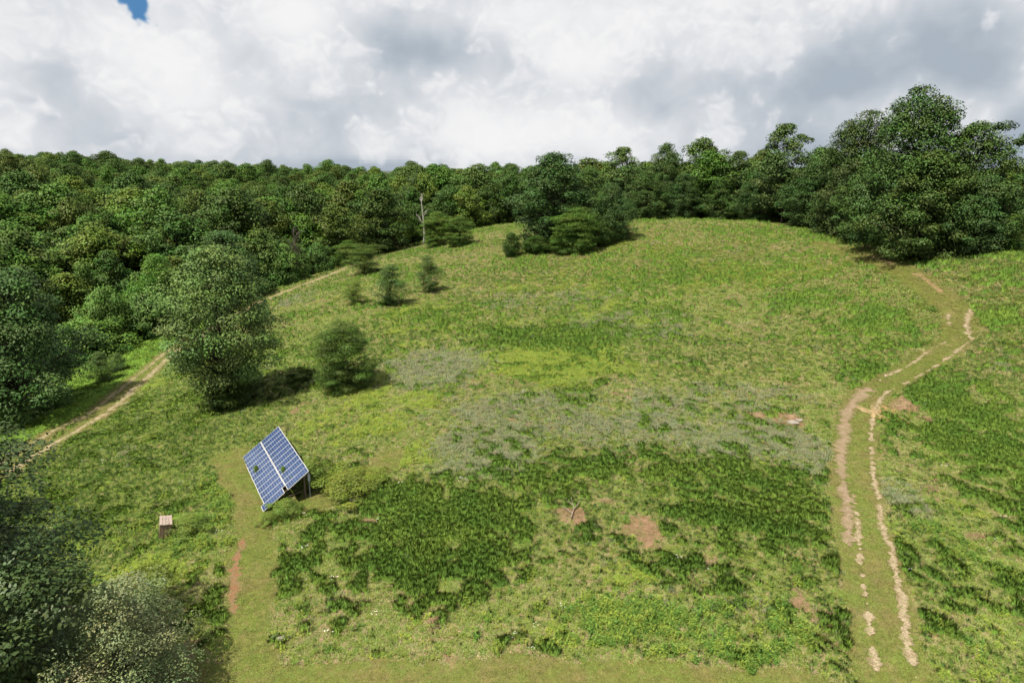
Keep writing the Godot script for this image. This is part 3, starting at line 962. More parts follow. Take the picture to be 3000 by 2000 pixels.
func build_wood() -> void:
	rng.seed = 77
	var spots := []
	var f := 40.0
	while f < 430.0:
		var s := 6.0 if f < 130.0 else (7.2 if f < 220.0 else 8.4)
		var x := -f * 0.86 - 14.0
		while x < f * 0.84 + 6.0:
			var px := x + rf(-0.42, 0.42) * s
			var pf := f + rf(-0.42, 0.42) * s
			x += s
			if not in_wood(px, pf):
				continue
			spots.append(Vector3(px, pf, rng.randf()))
		f += s * 0.95
	spots.sort_custom(func(p, q): return p.x * p.x + p.y * p.y < q.x * q.x + q.y * q.y)
	var tints := [Color(1, 1, 1), Color(0.7, 0.74, 0.7), Color(1.4, 1.28, 0.95), Color(1.0, 1.2, 0.9), Color(1.1, 0.95, 0.85), Color(0.72, 0.88, 0.82)]
	var words := ["mid green", "dark green", "light yellowish green", "fresh green", "olive green", "deep bluish green"]
	var forms := {"wood_a": "broad domed", "wood_b": "rounded", "wood_c": "high domed", "wood_d": "narrow egg shaped", "wood_e": "low bushy"}
	var far := {"wood_a": [], "wood_b": [], "wood_c": [], "wood_d": [], "wood_e": []}
	for i in spots.size():
		var p: Vector3 = spots[i]
		var form: String = ["wood_a", "wood_b", "wood_c", "wood_d"][rng.randi() % 4]
		var ti := rng.randi() % 6
		var k: Dictionary = kinds[form]
		var tall := rf(0.62, 1.2) * (1.0 + 0.25 * big.get_noise_2d(p.x, p.y))
		# the outer rows of a wood are lower
		if not in_wood(p.x + 7.0, p.y - 7.0):
			tall *= 0.85
			if rng.randf() < 0.7:
				form = "wood_e"
				k = kinds[form]
		if p.x > 0.0 and p.y < 190.0:
			tall *= 0.82
		var wide: float = pow(tall, 0.7) * rf(0.8, 1.25)
		if i < 290:
			var where := "in the wood across the dirt track" if p.x < -4.0 else "in the tree belt behind the hilltop"
			var o := plant(form, "wood_tree", p.x, -p.y, k.h * tall, k.w * wide, rng.randf() * TAU, "%s tree with %s crown %s" % [words[ti], forms[form], where], "tree", "trees of the surrounding wood", tints[ti], Color(0.09, 0.078, 0.065))
			o.rotation.x = rf(-0.06, 0.06)
			o.rotation.z = rf(-0.06, 0.06)
		else:
			far[form].append([p, tall, wide, tints[ti], rng.randf() * TAU])
	for form in far:
		var list: Array = far[form]
		if list.is_empty():
			continue
		var root := Node3D.new()
		root.name = numbered("far_wood")
		add_child(root)
		root.set_meta("kind", "stuff")
		tag(root, "distant continuous canopy of %s trees on the wooded ridge" % forms[form], "wood", "far parts of the surrounding wood")
		for q in ["trunk", "crown"]:
			var mm := MultiMesh.new()
			mm.transform_format = MultiMesh.TRANSFORM_3D
			mm.use_colors = true
			mm.mesh = kinds[form][q]
			mm.instance_count = list.size()
			for i in list.size():
				var e: Array = list[i]
				var g := ground_at(e[0].x, -e[0].y)
				mm.set_instance_transform(i, Transform3D(Basis.from_euler(Vector3(0.05 * sin(e[4] * 3.0), e[4], 0.05 * cos(e[4] * 5.0))).scaled(Vector3(e[2], e[1], e[2])), g))
				mm.set_instance_color(i, e[3] if q == "crown" else Color.WHITE)
			var node := MultiMeshInstance3D.new()
			node.name = q
			node.multimesh = mm
			node.material_override = leaf_material("far leaves", Color.WHITE, 0.6, 0.3, 0.45) if q == "crown" else bark_material("far bark", Color(0.09, 0.078, 0.065))
			node.set_meta("kind", "stuff")
			root.add_child(node)
	print("wood trees ", spots.size())

# ---------------------------------------------------------------- solar array
func build_array() -> void:
	var near := Vector3(-12.70, 1.06, -32.12)
	var yaw := deg_to_rad(-29.4)
	var tilt := deg_to_rad(35.2)
	var along := (Vector3(sin(yaw), 0, -cos(yaw)) + Vector3(0, -0.024, 0)).normalized()
	var level := Vector3(cos(yaw), 0, sin(yaw))
	var rise := (level * cos(tilt) + Vector3.UP * sin(tilt)).normalized()
	var face := along.cross(rise).normalized()
	if face.y < 0.0:
		face = -face
	var o := thing("solar_array", near, "tilted blue solar array of two rows of panels standing in mown grass", "solar array")
	var count := 12
	var pw := 0.66
	var pl := 1.392
	# cells printed under the glass
	var im := Image.create(132, 279, false, Image.FORMAT_RGB8)
	im.fill(Color(0.47, 0.53, 0.63))
	rng.seed = 5
	for r in 9:
		for c in 4:
			var k := rf(0.88, 1.12)
			im.fill_rect(Rect2i(2 + c * 32 + 1, 2 + r * 31 + 1, 30, 28), Color(0.12 * k, 0.19 * k, 0.34 * k))
			for bus in 2:
				im.fill_rect(Rect2i(2 + c * 32 + 9 + bus * 11, 2 + r * 31 + 1, 1, 28), Color(0.3, 0.36, 0.48))
	var cells := StandardMaterial3D.new()
	cells.resource_name = "solar cells under glass"
	cells.albedo_texture = ImageTexture.create_from_image(im)
	cells.roughness = 0.22
	cells.metallic_specular = 0.5
	var alu := StandardMaterial3D.new()
	alu.resource_name = "weathered aluminium"
	alu.albedo_color = Color(0.83, 0.83, 0.82)
	alu.roughness = 0.5
	alu.metallic = 0.15
	var timber := bark_material("weathered timber", Color(0.2, 0.15, 0.11))
	var steel := StandardMaterial3D.new()
	steel.resource_name = "grey painted steel"
	steel.albedo_color = Color(0.6, 0.63, 0.64)
	steel.roughness = 0.6
	# one panel: slab with the cells on its face, aluminium frame as its sub-part
	var st := SurfaceTool.new()
	st.begin(Mesh.PRIMITIVE_TRIANGLES)
	var hx := pw * 0.5 - 0.009
	var hz := pl * 0.5 - 0.014
	var corner := [Vector3(-hx, 0.0, -hz), Vector3(hx, 0.0, -hz), Vector3(hx, 0.0, hz), Vector3(-hx, 0.0, hz)]
	var uv := [Vector2(0, 0), Vector2(1, 0), Vector2(1, 1), Vector2(0, 1)]
	for q in [0, 1, 2, 0, 2, 3]:
		st.set_normal(Vector3.UP); st.set_uv(uv[q]); st.add_vertex(corner[q])
	for q in [0, 2, 1, 0, 3, 2]:
		st.set_normal(Vector3.DOWN); st.set_uv(Vector2(0.01, 0.001)); st.add_vertex(corner[q] - Vector3(0, 0.006, 0))
	var slab := st.commit()
	var fr := Batch.new()
	for s in [-1.0, 1.0]:
		fr.box(Transform3D(Basis(), Vector3(s * (pw * 0.5 - 0.007), -0.014, 0)), Vector3(0.009, 0.038, pl - 0.006))
		fr.box(Transform3D(Basis(), Vector3(0, -0.0145, s * (pl * 0.5 - 0.014))), Vector3(pw - 0.025, 0.037, 0.024))
	var frame := fr.mesh()
	for row in 2:
		for i in count:
			var slip := -0.19 if row == 0 and i == 0 else rf(-0.008, 0.008)
			var a := (i + 0.5) * (pw + 0.004)
			var u := (row + 0.5) * (pl + 0.018) + slip
			var bs := Basis(along, face, -rise)
			bs = bs * Basis.from_euler(Vector3(rf(-0.006, 0.006), 0, rf(-0.006, 0.006)))
			var p := part("panel", slab, cells, o)
			p.transform = Transform3D(bs, along * a + rise * u + face * 0.02)
			part("frame", frame, alu, p)
	# rails, rafters and posts
	var length := count * (pw + 0.004)
	var rails := Basis(along, face, -rise)
	for u in [0.35, 1.1, 1.75, 2.5]:
		var b := Batch.new()
		b.box(Transform3D(rails, along * (length * 0.5) + rise * u - face * 0.055), Vector3(length + 0.06, 0.07, 0.04))
		part("rail", b.mesh(), timber, o)
	for i in 5:
		var a: float = lerpf(0.35, length - 0.35, i / 4.0)
		var b := Batch.new()
		b.box(Transform3D(rails, along * a + rise * 1.41 - face * 0.135), Vector3(0.045, 0.085, 2.5))
		part("rafter", b.mesh(), timber, o)
		for e in [[2.45, 0.1], [0.45, 0.08]]:
			var top := along * a + rise * float(e[0]) - face * 0.14
			var foot := ground_at(near.x + top.x, near.z + top.z) - near
			var pb := Batch.new()
			var hh := top.y - foot.y + 0.25
			pb.box(Transform3D(Basis(Vector3.UP, -yaw), Vector3(top.x, foot.y - 0.25 + hh * 0.5, top.z)), Vector3(e[1], hh, e[1]))
			part("post", pb.mesh(), timber, o)
		var d0 := along * a + rise * 0.5 - face * 0.2
		var d1 := along * a + rise * 2.4 - face * 0.2
		d1.y = (ground_at(near.x + d1.x, near.z + d1.z) - near).y + 0.35
		d1.x -= 0.1
		var br := Batch.new()
		br.tube(PackedVector3Array([d0 + along * 0.07, d1 + along * 0.07]), PackedFloat32Array([0.035, 0.035]), 4, Color.WHITE)
		part("brace", br.mesh(), timber, o)
	# conduit with a grey box at the near high corner
	var cx := rise * 2.72 + along * 0.22 - face * 0.14
	var cf := ground_at(near.x + cx.x, near.z + cx.z) - near
	var cb := Batch.new()
	cb.tube(PackedVector3Array([Vector3(cx.x, cf.y - 0.1, cx.z), Vector3(cx.x, cx.y, cx.z), cx - rise * 0.15 + Vector3(0, 0.02, 0)]), PackedFloat32Array([0.024, 0.024, 0.024]), 8, Color.WHITE)
	part("conduit", cb.mesh(), steel, o)
	var jb := Batch.new()
	jb.box(Transform3D(Basis(Vector3.UP, -yaw), Vector3(cx.x, cx.y - 0.3, cx.z)), Vector3(0.13, 0.36, 0.1))
	part("junction_box", jb.mesh(), steel, o)

func build_box() -> void:
	var at := ground_at(-17.5, -31.0)
	var o := thing("wooden_box", at + Vector3(0, -0.05, 0), "weathered pinkish brown plank box leaning in the tall grass", "box")
	o.rotation = Vector3(0.12, 0.45, -0.16)
	o.scale = Vector3(0.95, 1.25, 1.05)
	var m := StandardMaterial3D.new()
	m.resource_name = "weathered boards"
	m.vertex_color_use_as_albedo = true
	m.albedo_texture = mats["grain"]
	m.uv1_triplanar = true
	m.uv1_scale = Vector3(3.0, 3.0, 0.6)
	m.roughness = 0.9
	rng.seed = 9
	for i in 4:
		var b := Batch.new()
		var k := rf(0.85, 1.15)
		b.box(Transform3D(Basis(Vector3.UP, rf(-0.02, 0.02)), Vector3(-0.225 + i * 0.15, 0.75 + rf(-0.012, 0.012), rf(-0.03, 0.03))), Vector3(0.138, 0.03, 0.8), Color(0.5 * k, 0.4 * k, 0.34 * k))
		part("top_board", b.mesh(), m, o)
	for s in [-1.0, 1.0]:
		for i in 5:
			var b := Batch.new()
			var k := rf(0.8, 1.15)
			b.box(Transform3D(Basis(), Vector3(s * 0.27, 0.365, -0.31 + i * 0.155)), Vector3(0.025, rf(0.68, 0.72), 0.148), Color(0.46 * k, 0.3 * k, 0.21 * k))
			part("side_board", b.mesh(), m, o)
		for i in 3:
			var b := Batch.new()
			var k := rf(0.8, 1.15)
			b.box(Transform3D(Basis(), Vector3(-0.165 + i * 0.165, 0.36, s * 0.375)), Vector3(0.155, 0.7, 0.025), Color(0.46 * k, 0.31 * k, 0.22 * k))
			part("end_board", b.mesh(), m, o)

# ---------------------------------------------------------------- sky
func sky_point(x: float, y: float) -> Vector2:
	var cx := (x - 1176.0) / 1569.0
	var cy := (784.0 - y) / 1569.0
	var p := deg_to_rad(14.0)
	var d := Vector3(cx, cy * cos(p) - sin(p), cos(p) + cy * sin(p)).normalized()
	return Vector2(rad_to_deg(atan2(d.x, d.z)), rad_to_deg(asin(d.y)))

const CLOUDS := [960,125,130,50,-0.5, 2050,165,230,60,-0.6, 1720,230,240,95,-0.34, 2250,60,220,50,-0.35, 560,285,190,60,-0.22, 150,200,70,90,-0.22, 850,388,150,22,-0.85, 2335,340,60,70,-0.6, 1230,190,60,60,-0.2, 1920,330,150,50,-0.3, 780,250,80,60,-0.2,
	310,110,110,60,0.3, 700,40,60,55,0.5, 440,140,110,110,0.22, 1130,325,90,40,0.5, 1330,300,150,45,0.42, 1330,135,90,40,0.35, 400,250,110,60,0.2, 20,310,60,50,0.3, 1490,30,220,35,0.25, 2335,240,50,50,0.15, 1100,40,120,40,0.2, 60,60,120,60,0.2, 1640,170,80,60,0.15]

func sky_texture() -> ImageTexture:
	var w := 4096
	var hgt := 2048
	var body := FastNoiseLite.new()
	body.seed = 8
	body.frequency = 0.085
	body.fractal_octaves = 5
	body.fractal_gain = 0.52
	var puff := FastNoiseLite.new()
	puff.seed = 21
	puff.frequency = 0.3
	puff.fractal_octaves = 4
	puff.fractal_type = FastNoiseLite.FRACTAL_RIDGED
	puff.fractal_gain = 0.55
	var bend := FastNoiseLite.new()
	bend.seed = 3
	bend.frequency = 0.2
	bend.fractal_octaves = 3
	# slow field: banks of cloud, set from the photograph inside the frame and from noise around it
	var lw := 512
	var lh := 64
	var slow := PackedFloat32Array()
	slow.resize(lw * lh)
	var hole := sky_point(315.0, 22.0)
	var spots := []
	for i in CLOUDS.size() / 5:
		var c := sky_point(CLOUDS[5 * i], CLOUDS[5 * i + 1])
		spots.append([c, CLOUDS[5 * i + 2] / 27.4, CLOUDS[5 * i + 3] / 27.4, CLOUDS[5 * i + 4]])
	for j in lh:
		var el := 32.0 * (j + 0.5) / lh
		for i in lw:
			var az := wrapf(360.0 * (i + 0.5) / lw, -180.0, 180.0)
			var out := smooth(38.0, 50.0, absf(az)) + smooth(14.0, 22.0, el)
			var v := 0.32 * body.get_noise_3d(cos(deg_to_rad(az)) * 40.0, el * 1.6, sin(deg_to_rad(az)) * 40.0) * minf(1.0, out)
			if absf(az) < 55.0 and el < 24.0:
				for s in spots:
					var dx: float = (az - s[0].x) / s[1]
					var dy: float = (el - s[0].y) / s[2]
					var q := dx * dx + dy * dy
					if q < 6.0:
						v += s[3] * exp(-q)
			slow[j * lw + i] = v
	var low := Image.create_from_data(lw, lh, false, Image.FORMAT_RF, slow.to_byte_array())
	low.resize(w, lh * 4, Image.INTERPOLATE_CUBIC)
	var field := low.get_data().to_float32_array()
	var rows := int(hgt / 2 * 24.0 / 90.0)
	var data := PackedByteArray()
	data.resize(w * hgt * 3)
	var dark := Color(0.585, 0.64, 0.695)
	var grey := Color(0.815, 0.832, 0.855)
	var white := Color(0.95, 0.948, 0.95)
	var blue := Color(0.34, 0.53, 0.72)
	# upper sky, coarse
	var cw := 512
	var ch := 256
	var coarse := Image.create(cw, ch, false, Image.FORMAT_RGB8)
	for j in ch:
		var el := 90.0 - 180.0 * (j + 0.5) / ch
		for i in cw:
			var az := wrapf(360.0 * (i + 0.5) / cw, -180.0, 180.0)
			if el < 0.0:
				coarse.set_pixel(i, j, Color(0.5, 0.52, 0.5))
				continue
			var a := deg_to_rad(az)
			var e := deg_to_rad(el)
			var d := Vector3(cos(a) * cos(e), sin(e), sin(a) * cos(e)) * 40.0
			var v := 0.62 + 0.75 * body.get_noise_3dv(d) + 0.12 * puff.get_noise_3dv(d)
			coarse.set_pixel(i, j, dark.lerp(grey, smooth(0.15, 0.55, v)).lerp(white, smooth(0.5, 0.95, v)))
	coarse.resize(w, hgt, Image.INTERPOLATE_CUBIC)
	data = coarse.get_data()
	var cell := FastNoiseLite.new()
	cell.noise_type = FastNoiseLite.TYPE_CELLULAR
	cell.seed = 6
	cell.frequency = 0.26
	cell.cellular_distance_function = FastNoiseLite.DISTANCE_EUCLIDEAN
	cell.cellular_return_type = FastNoiseLite.RETURN_DISTANCE
	cell.fractal_octaves = 5
	cell.fractal_gain = 0.55
	cell.fractal_lacunarity = 2.1
	for r in rows:
		var j := hgt / 2 - 1 - r
		var el := 90.0 - 180.0 * (j + 0.5) / hgt
		var fr := clampi(int(el / 32.0 * lh * 4), 0, lh * 4 - 1)
		for i in w:
			var az := wrapf(360.0 * (i + 0.5) / w, -180.0, 180.0)
			var ar := deg_to_rad(az)
			var px := cos(ar) * 57.3
			var pz := sin(ar) * 57.3
			var wx := bend.get_noise_3d(px, el, pz)
			var wy := bend.get_noise_3d(px + 90.0, el, pz)
			var ex := px + wx * 1.1
			var ez := pz + wx * 1.1
			var ey := el + wy * 1.1
			var n0 := body.get_noise_3d(ex, ey * 1.25, ez)
			# puffs: rounded heads, lit from above
			var c0 := -cell.get_noise_3d(ex, ey * 1.25, ez)
			var c1 := -cell.get_noise_3d(ex + 0.25, (ey + 0.4) * 1.25, ez)
			var b := field[fr * w + i]
			var back := 0.60 + b * 0.62 + 0.36 * n0 + 0.10 * wx + 0.12 * (c0 - 0.5)
			# cumulus heads stand before the grey sheet: firm upper edges, bodies that thin out downwards
			var c2 := -cell.get_noise_3d(ex * 1.9 + 40.0, ey * 2.2, ez * 1.9)
			var dens := 0.7 * n0 + 0.55 * b + 1.0 * (c0 - 0.5) + 0.4 * (c2 - 0.5) + 0.08
			var head := smooth(-0.12, 0.16, dens) * (1.0 - smooth(0.45, 0.95, dens) * 0.25)
			var lit := 0.72 + 0.9 * (c0 - c1) + 0.35 * (c2 - 0.5) + 0.35 * b + 0.12 * n0
			var v := lerpf(back, maxf(back, lit), head * 0.85)
			v -= 0.08 * smooth(3.0, 0.0, el)
			var col := dark.lerp(grey, smooth(-0.1, 0.6, v)).lerp(white, smooth(0.32, 1.0, v))
			var thin := smooth(0.05, -0.35, v) * 0.4
			var hx := (az - hole.x) / 1.0 + wx * 0.8
			var hy := (el - hole.y - 0.9) / 1.5 + wy * 0.8
			thin = maxf(thin, 1.0 - smooth(0.4, 1.2, hx * hx + hy * hy + 1.2 * bend.get_noise_3d(px * 4.0, el * 4.0, pz * 4.0) + 2.6 * (c0 - 0.5) + 1.6 * (c2 - 0.5)))
			col = col.lerp(blue, thin)
			var fade := smooth(24.0, 17.0, el)
			var k := (j * w + i) * 3
			data[k] = int(lerpf(data[k], col.r * 255.0, fade))
			data[k + 1] = int(lerpf(data[k + 1], col.g * 255.0, fade))
			data[k + 2] = int(lerpf(data[k + 2], col.b * 255.0, fade))
	return ImageTexture.create_from_image(Image.create_from_data(w, hgt, false, Image.FORMAT_RGB8, data))

# ---------------------------------------------------------------- scene
func _ready() -> void:
	rng.seed = 1
	var cam := Camera3D.new()
	cam.name = "camera"
	cam.fov = 53.1
	cam.far = 4000.0
	cam.near = 0.2
	cam.position = Vector3(0, 18, 0)
	cam.rotation_degrees = Vector3(-14.0, 0, 0)
	add_child(cam)
	var env := Environment.new()
	env.tonemap_mode = Environment.TONE_MAPPER_LINEAR
	env.tonemap_exposure = 1.62
	env.background_energy_multiplier = 0.635
	env.background_mode = Environment.BG_SKY
	env.sdfgi_enabled = true
	env.ssao_enabled = true
	env.ssil_enabled = true
	var pano := PanoramaSkyMaterial.new()
	pano.panorama = sky_texture()
	var sky := Sky.new()
	sky.sky_material = pano
	env.sky = sky
	var we := WorldEnvironment.new()
	we.name = "environment"
	we.environment = env
	add_child(we)
	var sun := DirectionalLight3D.new()
	sun.name = "sun"
	sun.light_energy = 1.6
	sun.light_angular_distance = 0.8
	sun.light_color = Color(1.0, 0.965, 0.9)
	sun.shadow_enabled = true
	add_child(sun)
	sun.look_at_from_position(Vector3(-0.36, 0.86, 0.36), Vector3.ZERO)

	big.seed = 4
	big.frequency = 0.055
	big.fractal_octaves = 3
	mid.seed = 9
	mid.frequency = 0.2
	mid.fractal_octaves = 3
	tiny.seed = 14
	tiny.frequency = 0.75
	tiny.fractal_octaves = 2
	mats["grain"] = noise_texture(256, 0.04, 5, 0.55, 1.0, 33)
	leaf_material("blade", Color.WHITE, 0.6, 0.3, 0.5)
	leaf_material("straw", Color.WHITE, 0.8, 0.2, 0.2)
	print("sky ", Time.get_ticks_msec())
	build_ground()
	print("ground ", Time.get_ticks_msec())
	build_tracks()
	grow_kinds()
	print("kinds ", Time.get_ticks_msec())
	build_array()
	build_box()
	featured()
	build_wood()
	print("wood ", Time.get_ticks_msec())
	rng.seed = 501
	build_cover()
	print("cover ", Time.get_ticks_msec())

func featured() -> void:
	var w := Color.WHITE
	var track_shrubs := "feathery shrubs along the far track"
	plant("oak", "oak_tree", -21.7, -49.3, 11.9, 8.6, 0.4, "lone oak with full leafy crown and dark trunk above the solar array", "tree")
	plant("cedar", "cedar_bush", -21.3, -48.9, 2.9, 4.0, 0.0, "dark cedar bush growing under the lone oak", "bush", "", Color(0.85, 0.85, 0.8), Color(0.07, 0.058, 0.045), 0.1)
	plant("oak_dense", "oak_tree", -40.2, -52.6, 12.2, 9.6, 1.0, "dense dark oak at the wood side of the lower dirt track", "tree")
	plant("near_tree", "broadleaf_tree", -20.4, -20.6, 11.3, 11.0, 2.0, "very dark broadleaf tree with glossy leaves towering over the grey green bush", "tree")
	plant("grey_bush", "leafy_bush", -13.9, -20.7, 5.0, 4.8, 0.0, "grey green fine leaved bush at the foot of the dark glossy tree", "bush")
	plant("feathery", "feathery_shrub", -12.8, -49.8, 5.3, 5.0, 0.7, "large dark feathery shrub standing right of the lone oak on open grass", "shrub", "", Color(0.9, 0.85, 0.8))
	plant("feathery_open", "sapling", -18.9, -80.1, 3.2, 3.2, 0.0, "thin pale sapling, smallest of three young trees on the slope", "sapling", "", Color(1.5, 1.35, 1.0))
	plant("sapling", "sapling", -14.1, -77.9, 4.7, 4.4, 2.2, "dense bluish green sapling, middle one of three on the slope", "sapling", "", Color(0.85, 0.92, 0.95))
	plant("sapling", "sapling", -10.2, -83.4, 4.5, 3.8, 4.0, "dark sapling with loose side branches, uppermost of three on the slope", "sapling")
	plant("feathery_open", "feathery_shrub", -22.2, -102.4, 4.5, 6.6, 1.0, "wide flat topped feathery shrub beside the far dirt track", "shrub", "", Color(1.05, 0.95, 0.85))
	plant("feathery", "feathery_shrub", -29.5, -122.5, 4.6, 5.0, 2.0, "light green feathery shrub across the far track from the flat topped one", "shrub", "", Color(1.15, 1.15, 1.0))
	plant("feathery", "feathery_shrub", -13.7, -124.7, 6.2, 6.2, 3.0, "taller shrub of the feathery pair at the end of the track", "shrub", "", Color(1.25, 1.15, 0.95))
	plant("feathery", "feathery_shrub", -9.0, -118.2, 5.1, 5.2, 5.0, "lower shrub of the feathery pair at the end of the track", "shrub", "", Color(1.1, 1.05, 0.9))
	# clump on the saddle of the hill
	plant("grove_b", "broadleaf_tree", 6.5, -106.3, 13.6, 12.6, 0.3, "tall dark broadleaf tree in the clump on the hill shoulder", "tree", "", Color(0.66, 0.75, 0.75))
	plant("grove_b", "broadleaf_tree", 12.6, -112.5, 10.4, 8.5, 2.0, "lighter green tree behind the dark tree of the hill shoulder clump", "tree", "", Color(1.1, 1.08, 1.0))
	plant("oak_dense", "broadleaf_tree", 15.2, -104.7, 8.4, 6.2, 4.0, "rounded dark tree at the uphill end of the hill shoulder clump", "tree", "", Color(0.9, 0.9, 0.85))
	plant("feathery", "feathery_shrub", 9.1, -99.7, 6.4, 7.6, 1.7, "broad feathery shrub in front of the tall dark tree on the hill shoulder", "shrub", "", Color(1.35, 1.25, 1.0))
	plant("cedar", "cedar_bush", -0.1, -101.3, 3.4, 3.1, 0.0, "round dark green cedar bush at the downhill end of the shoulder clump", "bush", "", Color(0.9, 1.0, 0.9))
	plant("cedar", "cedar_bush", 3.6, -101.9, 2.5, 5.2, 1.0, "low spreading cedar bush below the tall dark tree on the hill shoulder", "bush", "", Color(1.0, 1.1, 0.95))
	plant("cedar", "cedar_bush", 13.6, -101.5, 3.8, 3.4, 2.0, "dark cedar bush behind the broad feathery shrub on the hill shoulder", "bush", "", Color(0.85, 0.9, 0.85))
	# grove on the crest
	plant("grove_a", "grove_tree", 45.2, -78.3, 17.4, 12.2, 0.0, "tallest broadleaf tree of the grove on the crest with heavy full crown", "tree", "", Color(0.8, 0.86, 0.82))
	var reaching := plant("grove_b", "grove_tree", 49.4, -75.0, 12.9, 9.6, 1.2, "large grove tree with one branch reaching out beside the tallest one", "tree", "", Color(0.88, 0.88, 0.82))
	outlier(reaching)
	plant("grove_b", "grove_tree", 43.6, -73.2, 11.0, 9.4, 3.0, "olive green tree with skirt of low branches in front of the tallest grove tree", "tree", "", Color(0.95, 0.9, 0.82))
	plant("oak_dense", "grove_tree", 48.0, -70.6, 7.6, 7.0, 2.0, "low bushy tree filling the grass side of the crest grove", "tree", "", Color(1.2, 1.1, 1.05))
	plant("oak_dense", "grove_tree", 51.6, -72.6, 6.4, 5.6, 5.0, "short rounded tree at the downhill tip of the crest grove", "tree", "", Color(1.15, 1.15, 0.95))
	plant("grove_a", "grove_tree", 46.3, -94.6, 16.0, 11.0, 4.0, "brownish green second tallest tree of the crest grove", "tree", "", Color(0.85, 0.76, 0.74))
	plant("grove_b", "grove_tree", 44.9, -87.5, 9.4, 7.4, 5.0, "bright green smaller tree between the two tallest of the crest grove", "tree", "", Color(1.1, 1.2, 1.0))
	plant("grove_c", "grove_tree", 43.4, -111.2, 15.2, 9.2, 0.5, "open crowned oak showing sky between its boughs on the crest", "tree", "", Color(1.0, 1.0, 0.95))
	plant("oak_dense", "grove_tree", 45.2, -104.6, 9.4, 8.2, 1.5, "dense lower tree under the open crowned oak on the crest", "tree", "", Color(0.95, 0.95, 0.9))
	var belt := "belt trees along the hilltop"
	for e in [[40.6, -125.6, 12.0, 8.0, "grove_c", 1.0, "ragged topped open tree between the crest oak and the hilltop belt"],
		[35.8, -129.6, 10.6, 8.0, "oak_dense", 0.95, "broad dark dense tree in the middle of the hilltop belt"],
		[28.9, -131.6, 13.8, 7.2, "grove_b", 0.85, "tall narrow dark tree standing above the hilltop belt"],
		[21.9, -136.7, 13.6, 9.2, "grove_c", 1.2, "pale open crowned tree rising next to the tall narrow belt tree"],
		[24.0, -125.5, 8.4, 7.0, "grove_b", 0.9, "rounded lower tree in front of the pale open crowned belt tree"],
		[41.3, -117.4, 8.0, 7.0, "oak_dense", 0.9, "squat dense tree at the grass edge by the open crowned crest oak"],
		[30.7, -125.5, 8.0, 7.0, "oak_dense", 0.85, "very dark squat tree at the foot of the tall narrow belt tree"],
		[36.9, -123.5, 7.2, 6.4, "grove_b", 0.95, "lowest rounded tree on the grass edge of the hilltop belt"]]:
		plant(e[4], "belt_tree", e[0], e[1], e[2], e[3], rng.randf() * TAU, e[6], "tree", belt, Color(e[5], e[5], e[5] * 0.95))
	plant("cedar_tall", "cedar_bush", 50.2, -69.1, 3.6, 3.4, 0.0, "yellowish cedar bush at the open end of the crest grove", "bush", "", Color(1.1, 1.2, 0.9))
	plant("wood_b", "broadleaf_tree", -19.1, -191.5, 17.8, 8.6, 1.0, "single tall tree rising above the level canopy of the wood", "tree", "", Color(0.8, 0.95, 0.9))
	dead_tree("dead_tree", -18.2, -141.5, 9.6, "bare white dead tree at the edge of the wood", Color(0.66, 0.63, 0.58), 3, 9)
	dead_tree("dead_tree", -52.0, -112.0, 13.5, "brown dead tree among the green crowns of the wood", Color(0.2, 0.15, 0.11), 5, 22)
	dead_tree("dead_tree", -35.4, -111.0, 8.8, "grey twiggy dead tree beside the far dirt track", Color(0.24, 0.2, 0.17), 6, 20)
	# thicket between wood and lower track
	plant("oak_dense", "broadleaf_tree", -45.0, -86.0, 9.8, 6.4, 2.5, "bright yellow green vine clad tree behind the lone oak", "tree", "", Color(1.5, 1.65, 0.8))
	plant("oak_dense", "broadleaf_tree", -42.0, -98.0, 10.6, 10.6, 1.5, "broad light green tree beside the dirt track uphill of the lone oak", "tree", "", Color(1.35, 1.35, 1.1))
	plant("cedar_tall", "cedar_tree", -56.3, -89.6, 9.6, 5.0, 0.0, "pointed olive green cedar in front of the wood", "tree", "", Color(1.2, 1.2, 0.9))
	plant("cedar_tall", "cedar_tree", -63.9, -92.5, 8.9, 4.2, 1.0, "bluish green cedar half hidden at the wood edge", "tree", "", Color(0.9, 1.15, 1.15))
	plant("thicket", "thicket_shrub", -48.7, -79.9, 7.4, 5.6, 0.5, "pale topped tall shrub in the thicket below the wood", "shrub", "", Color(1.25, 1.3, 1.2))
	plant("thicket", "thicket_shrub", -48.5, -75.5, 4.6, 9.0, 1.5, "wide vine covered shrub mound beside the green grass strip", "shrub", "", Color(1.15, 1.2, 0.9))
	plant("thicket", "thicket_shrub", -48.0, -66.5, 4.3, 3.6, 2.5, "light green shrub next to the dense dark oak", "shrub", "", Color(1.2, 1.3, 1.2))
	plant("thicket", "thicket_shrub", -44.6, -83.0, 5.6, 7.0, 3.5, "dark leafy shrub behind the vine covered mound", "shrub", "", Color(0.95, 1.0, 0.9))
	plant("thicket", "thicket_shrub", -52.5, -72.0, 6.0, 8.0, 4.5, "large green shrub between the dense dark oak and the cedars", "shrub", "", Color(1.0, 1.05, 0.9))
	plant("thicket", "thicket_shrub", -50.0, -62.5, 8.5, 8.0, 5.5, "tall dark shrub behind the dense dark oak", "shrub", "", Color(0.8, 0.85, 0.8))
	plant("thicket", "thicket_shrub", -49.0, -83.5, 5.0, 7.0, 0.8, "mid green shrub at the foot of the vine clad tree", "shrub", "", Color(1.05, 1.1, 0.9))
	plant("sapling", "bush", -38.1, -60.7, 3.0, 2.8, 0.0, "small loose bush on the green strip beside the track", "bush")
	plant("sapling", "bush", -38.5, -64.0, 1.9, 1.9, 1.0, "tiny bluish bush on the green strip beside the track", "bush", "", Color(1.0, 1.15, 1.25))
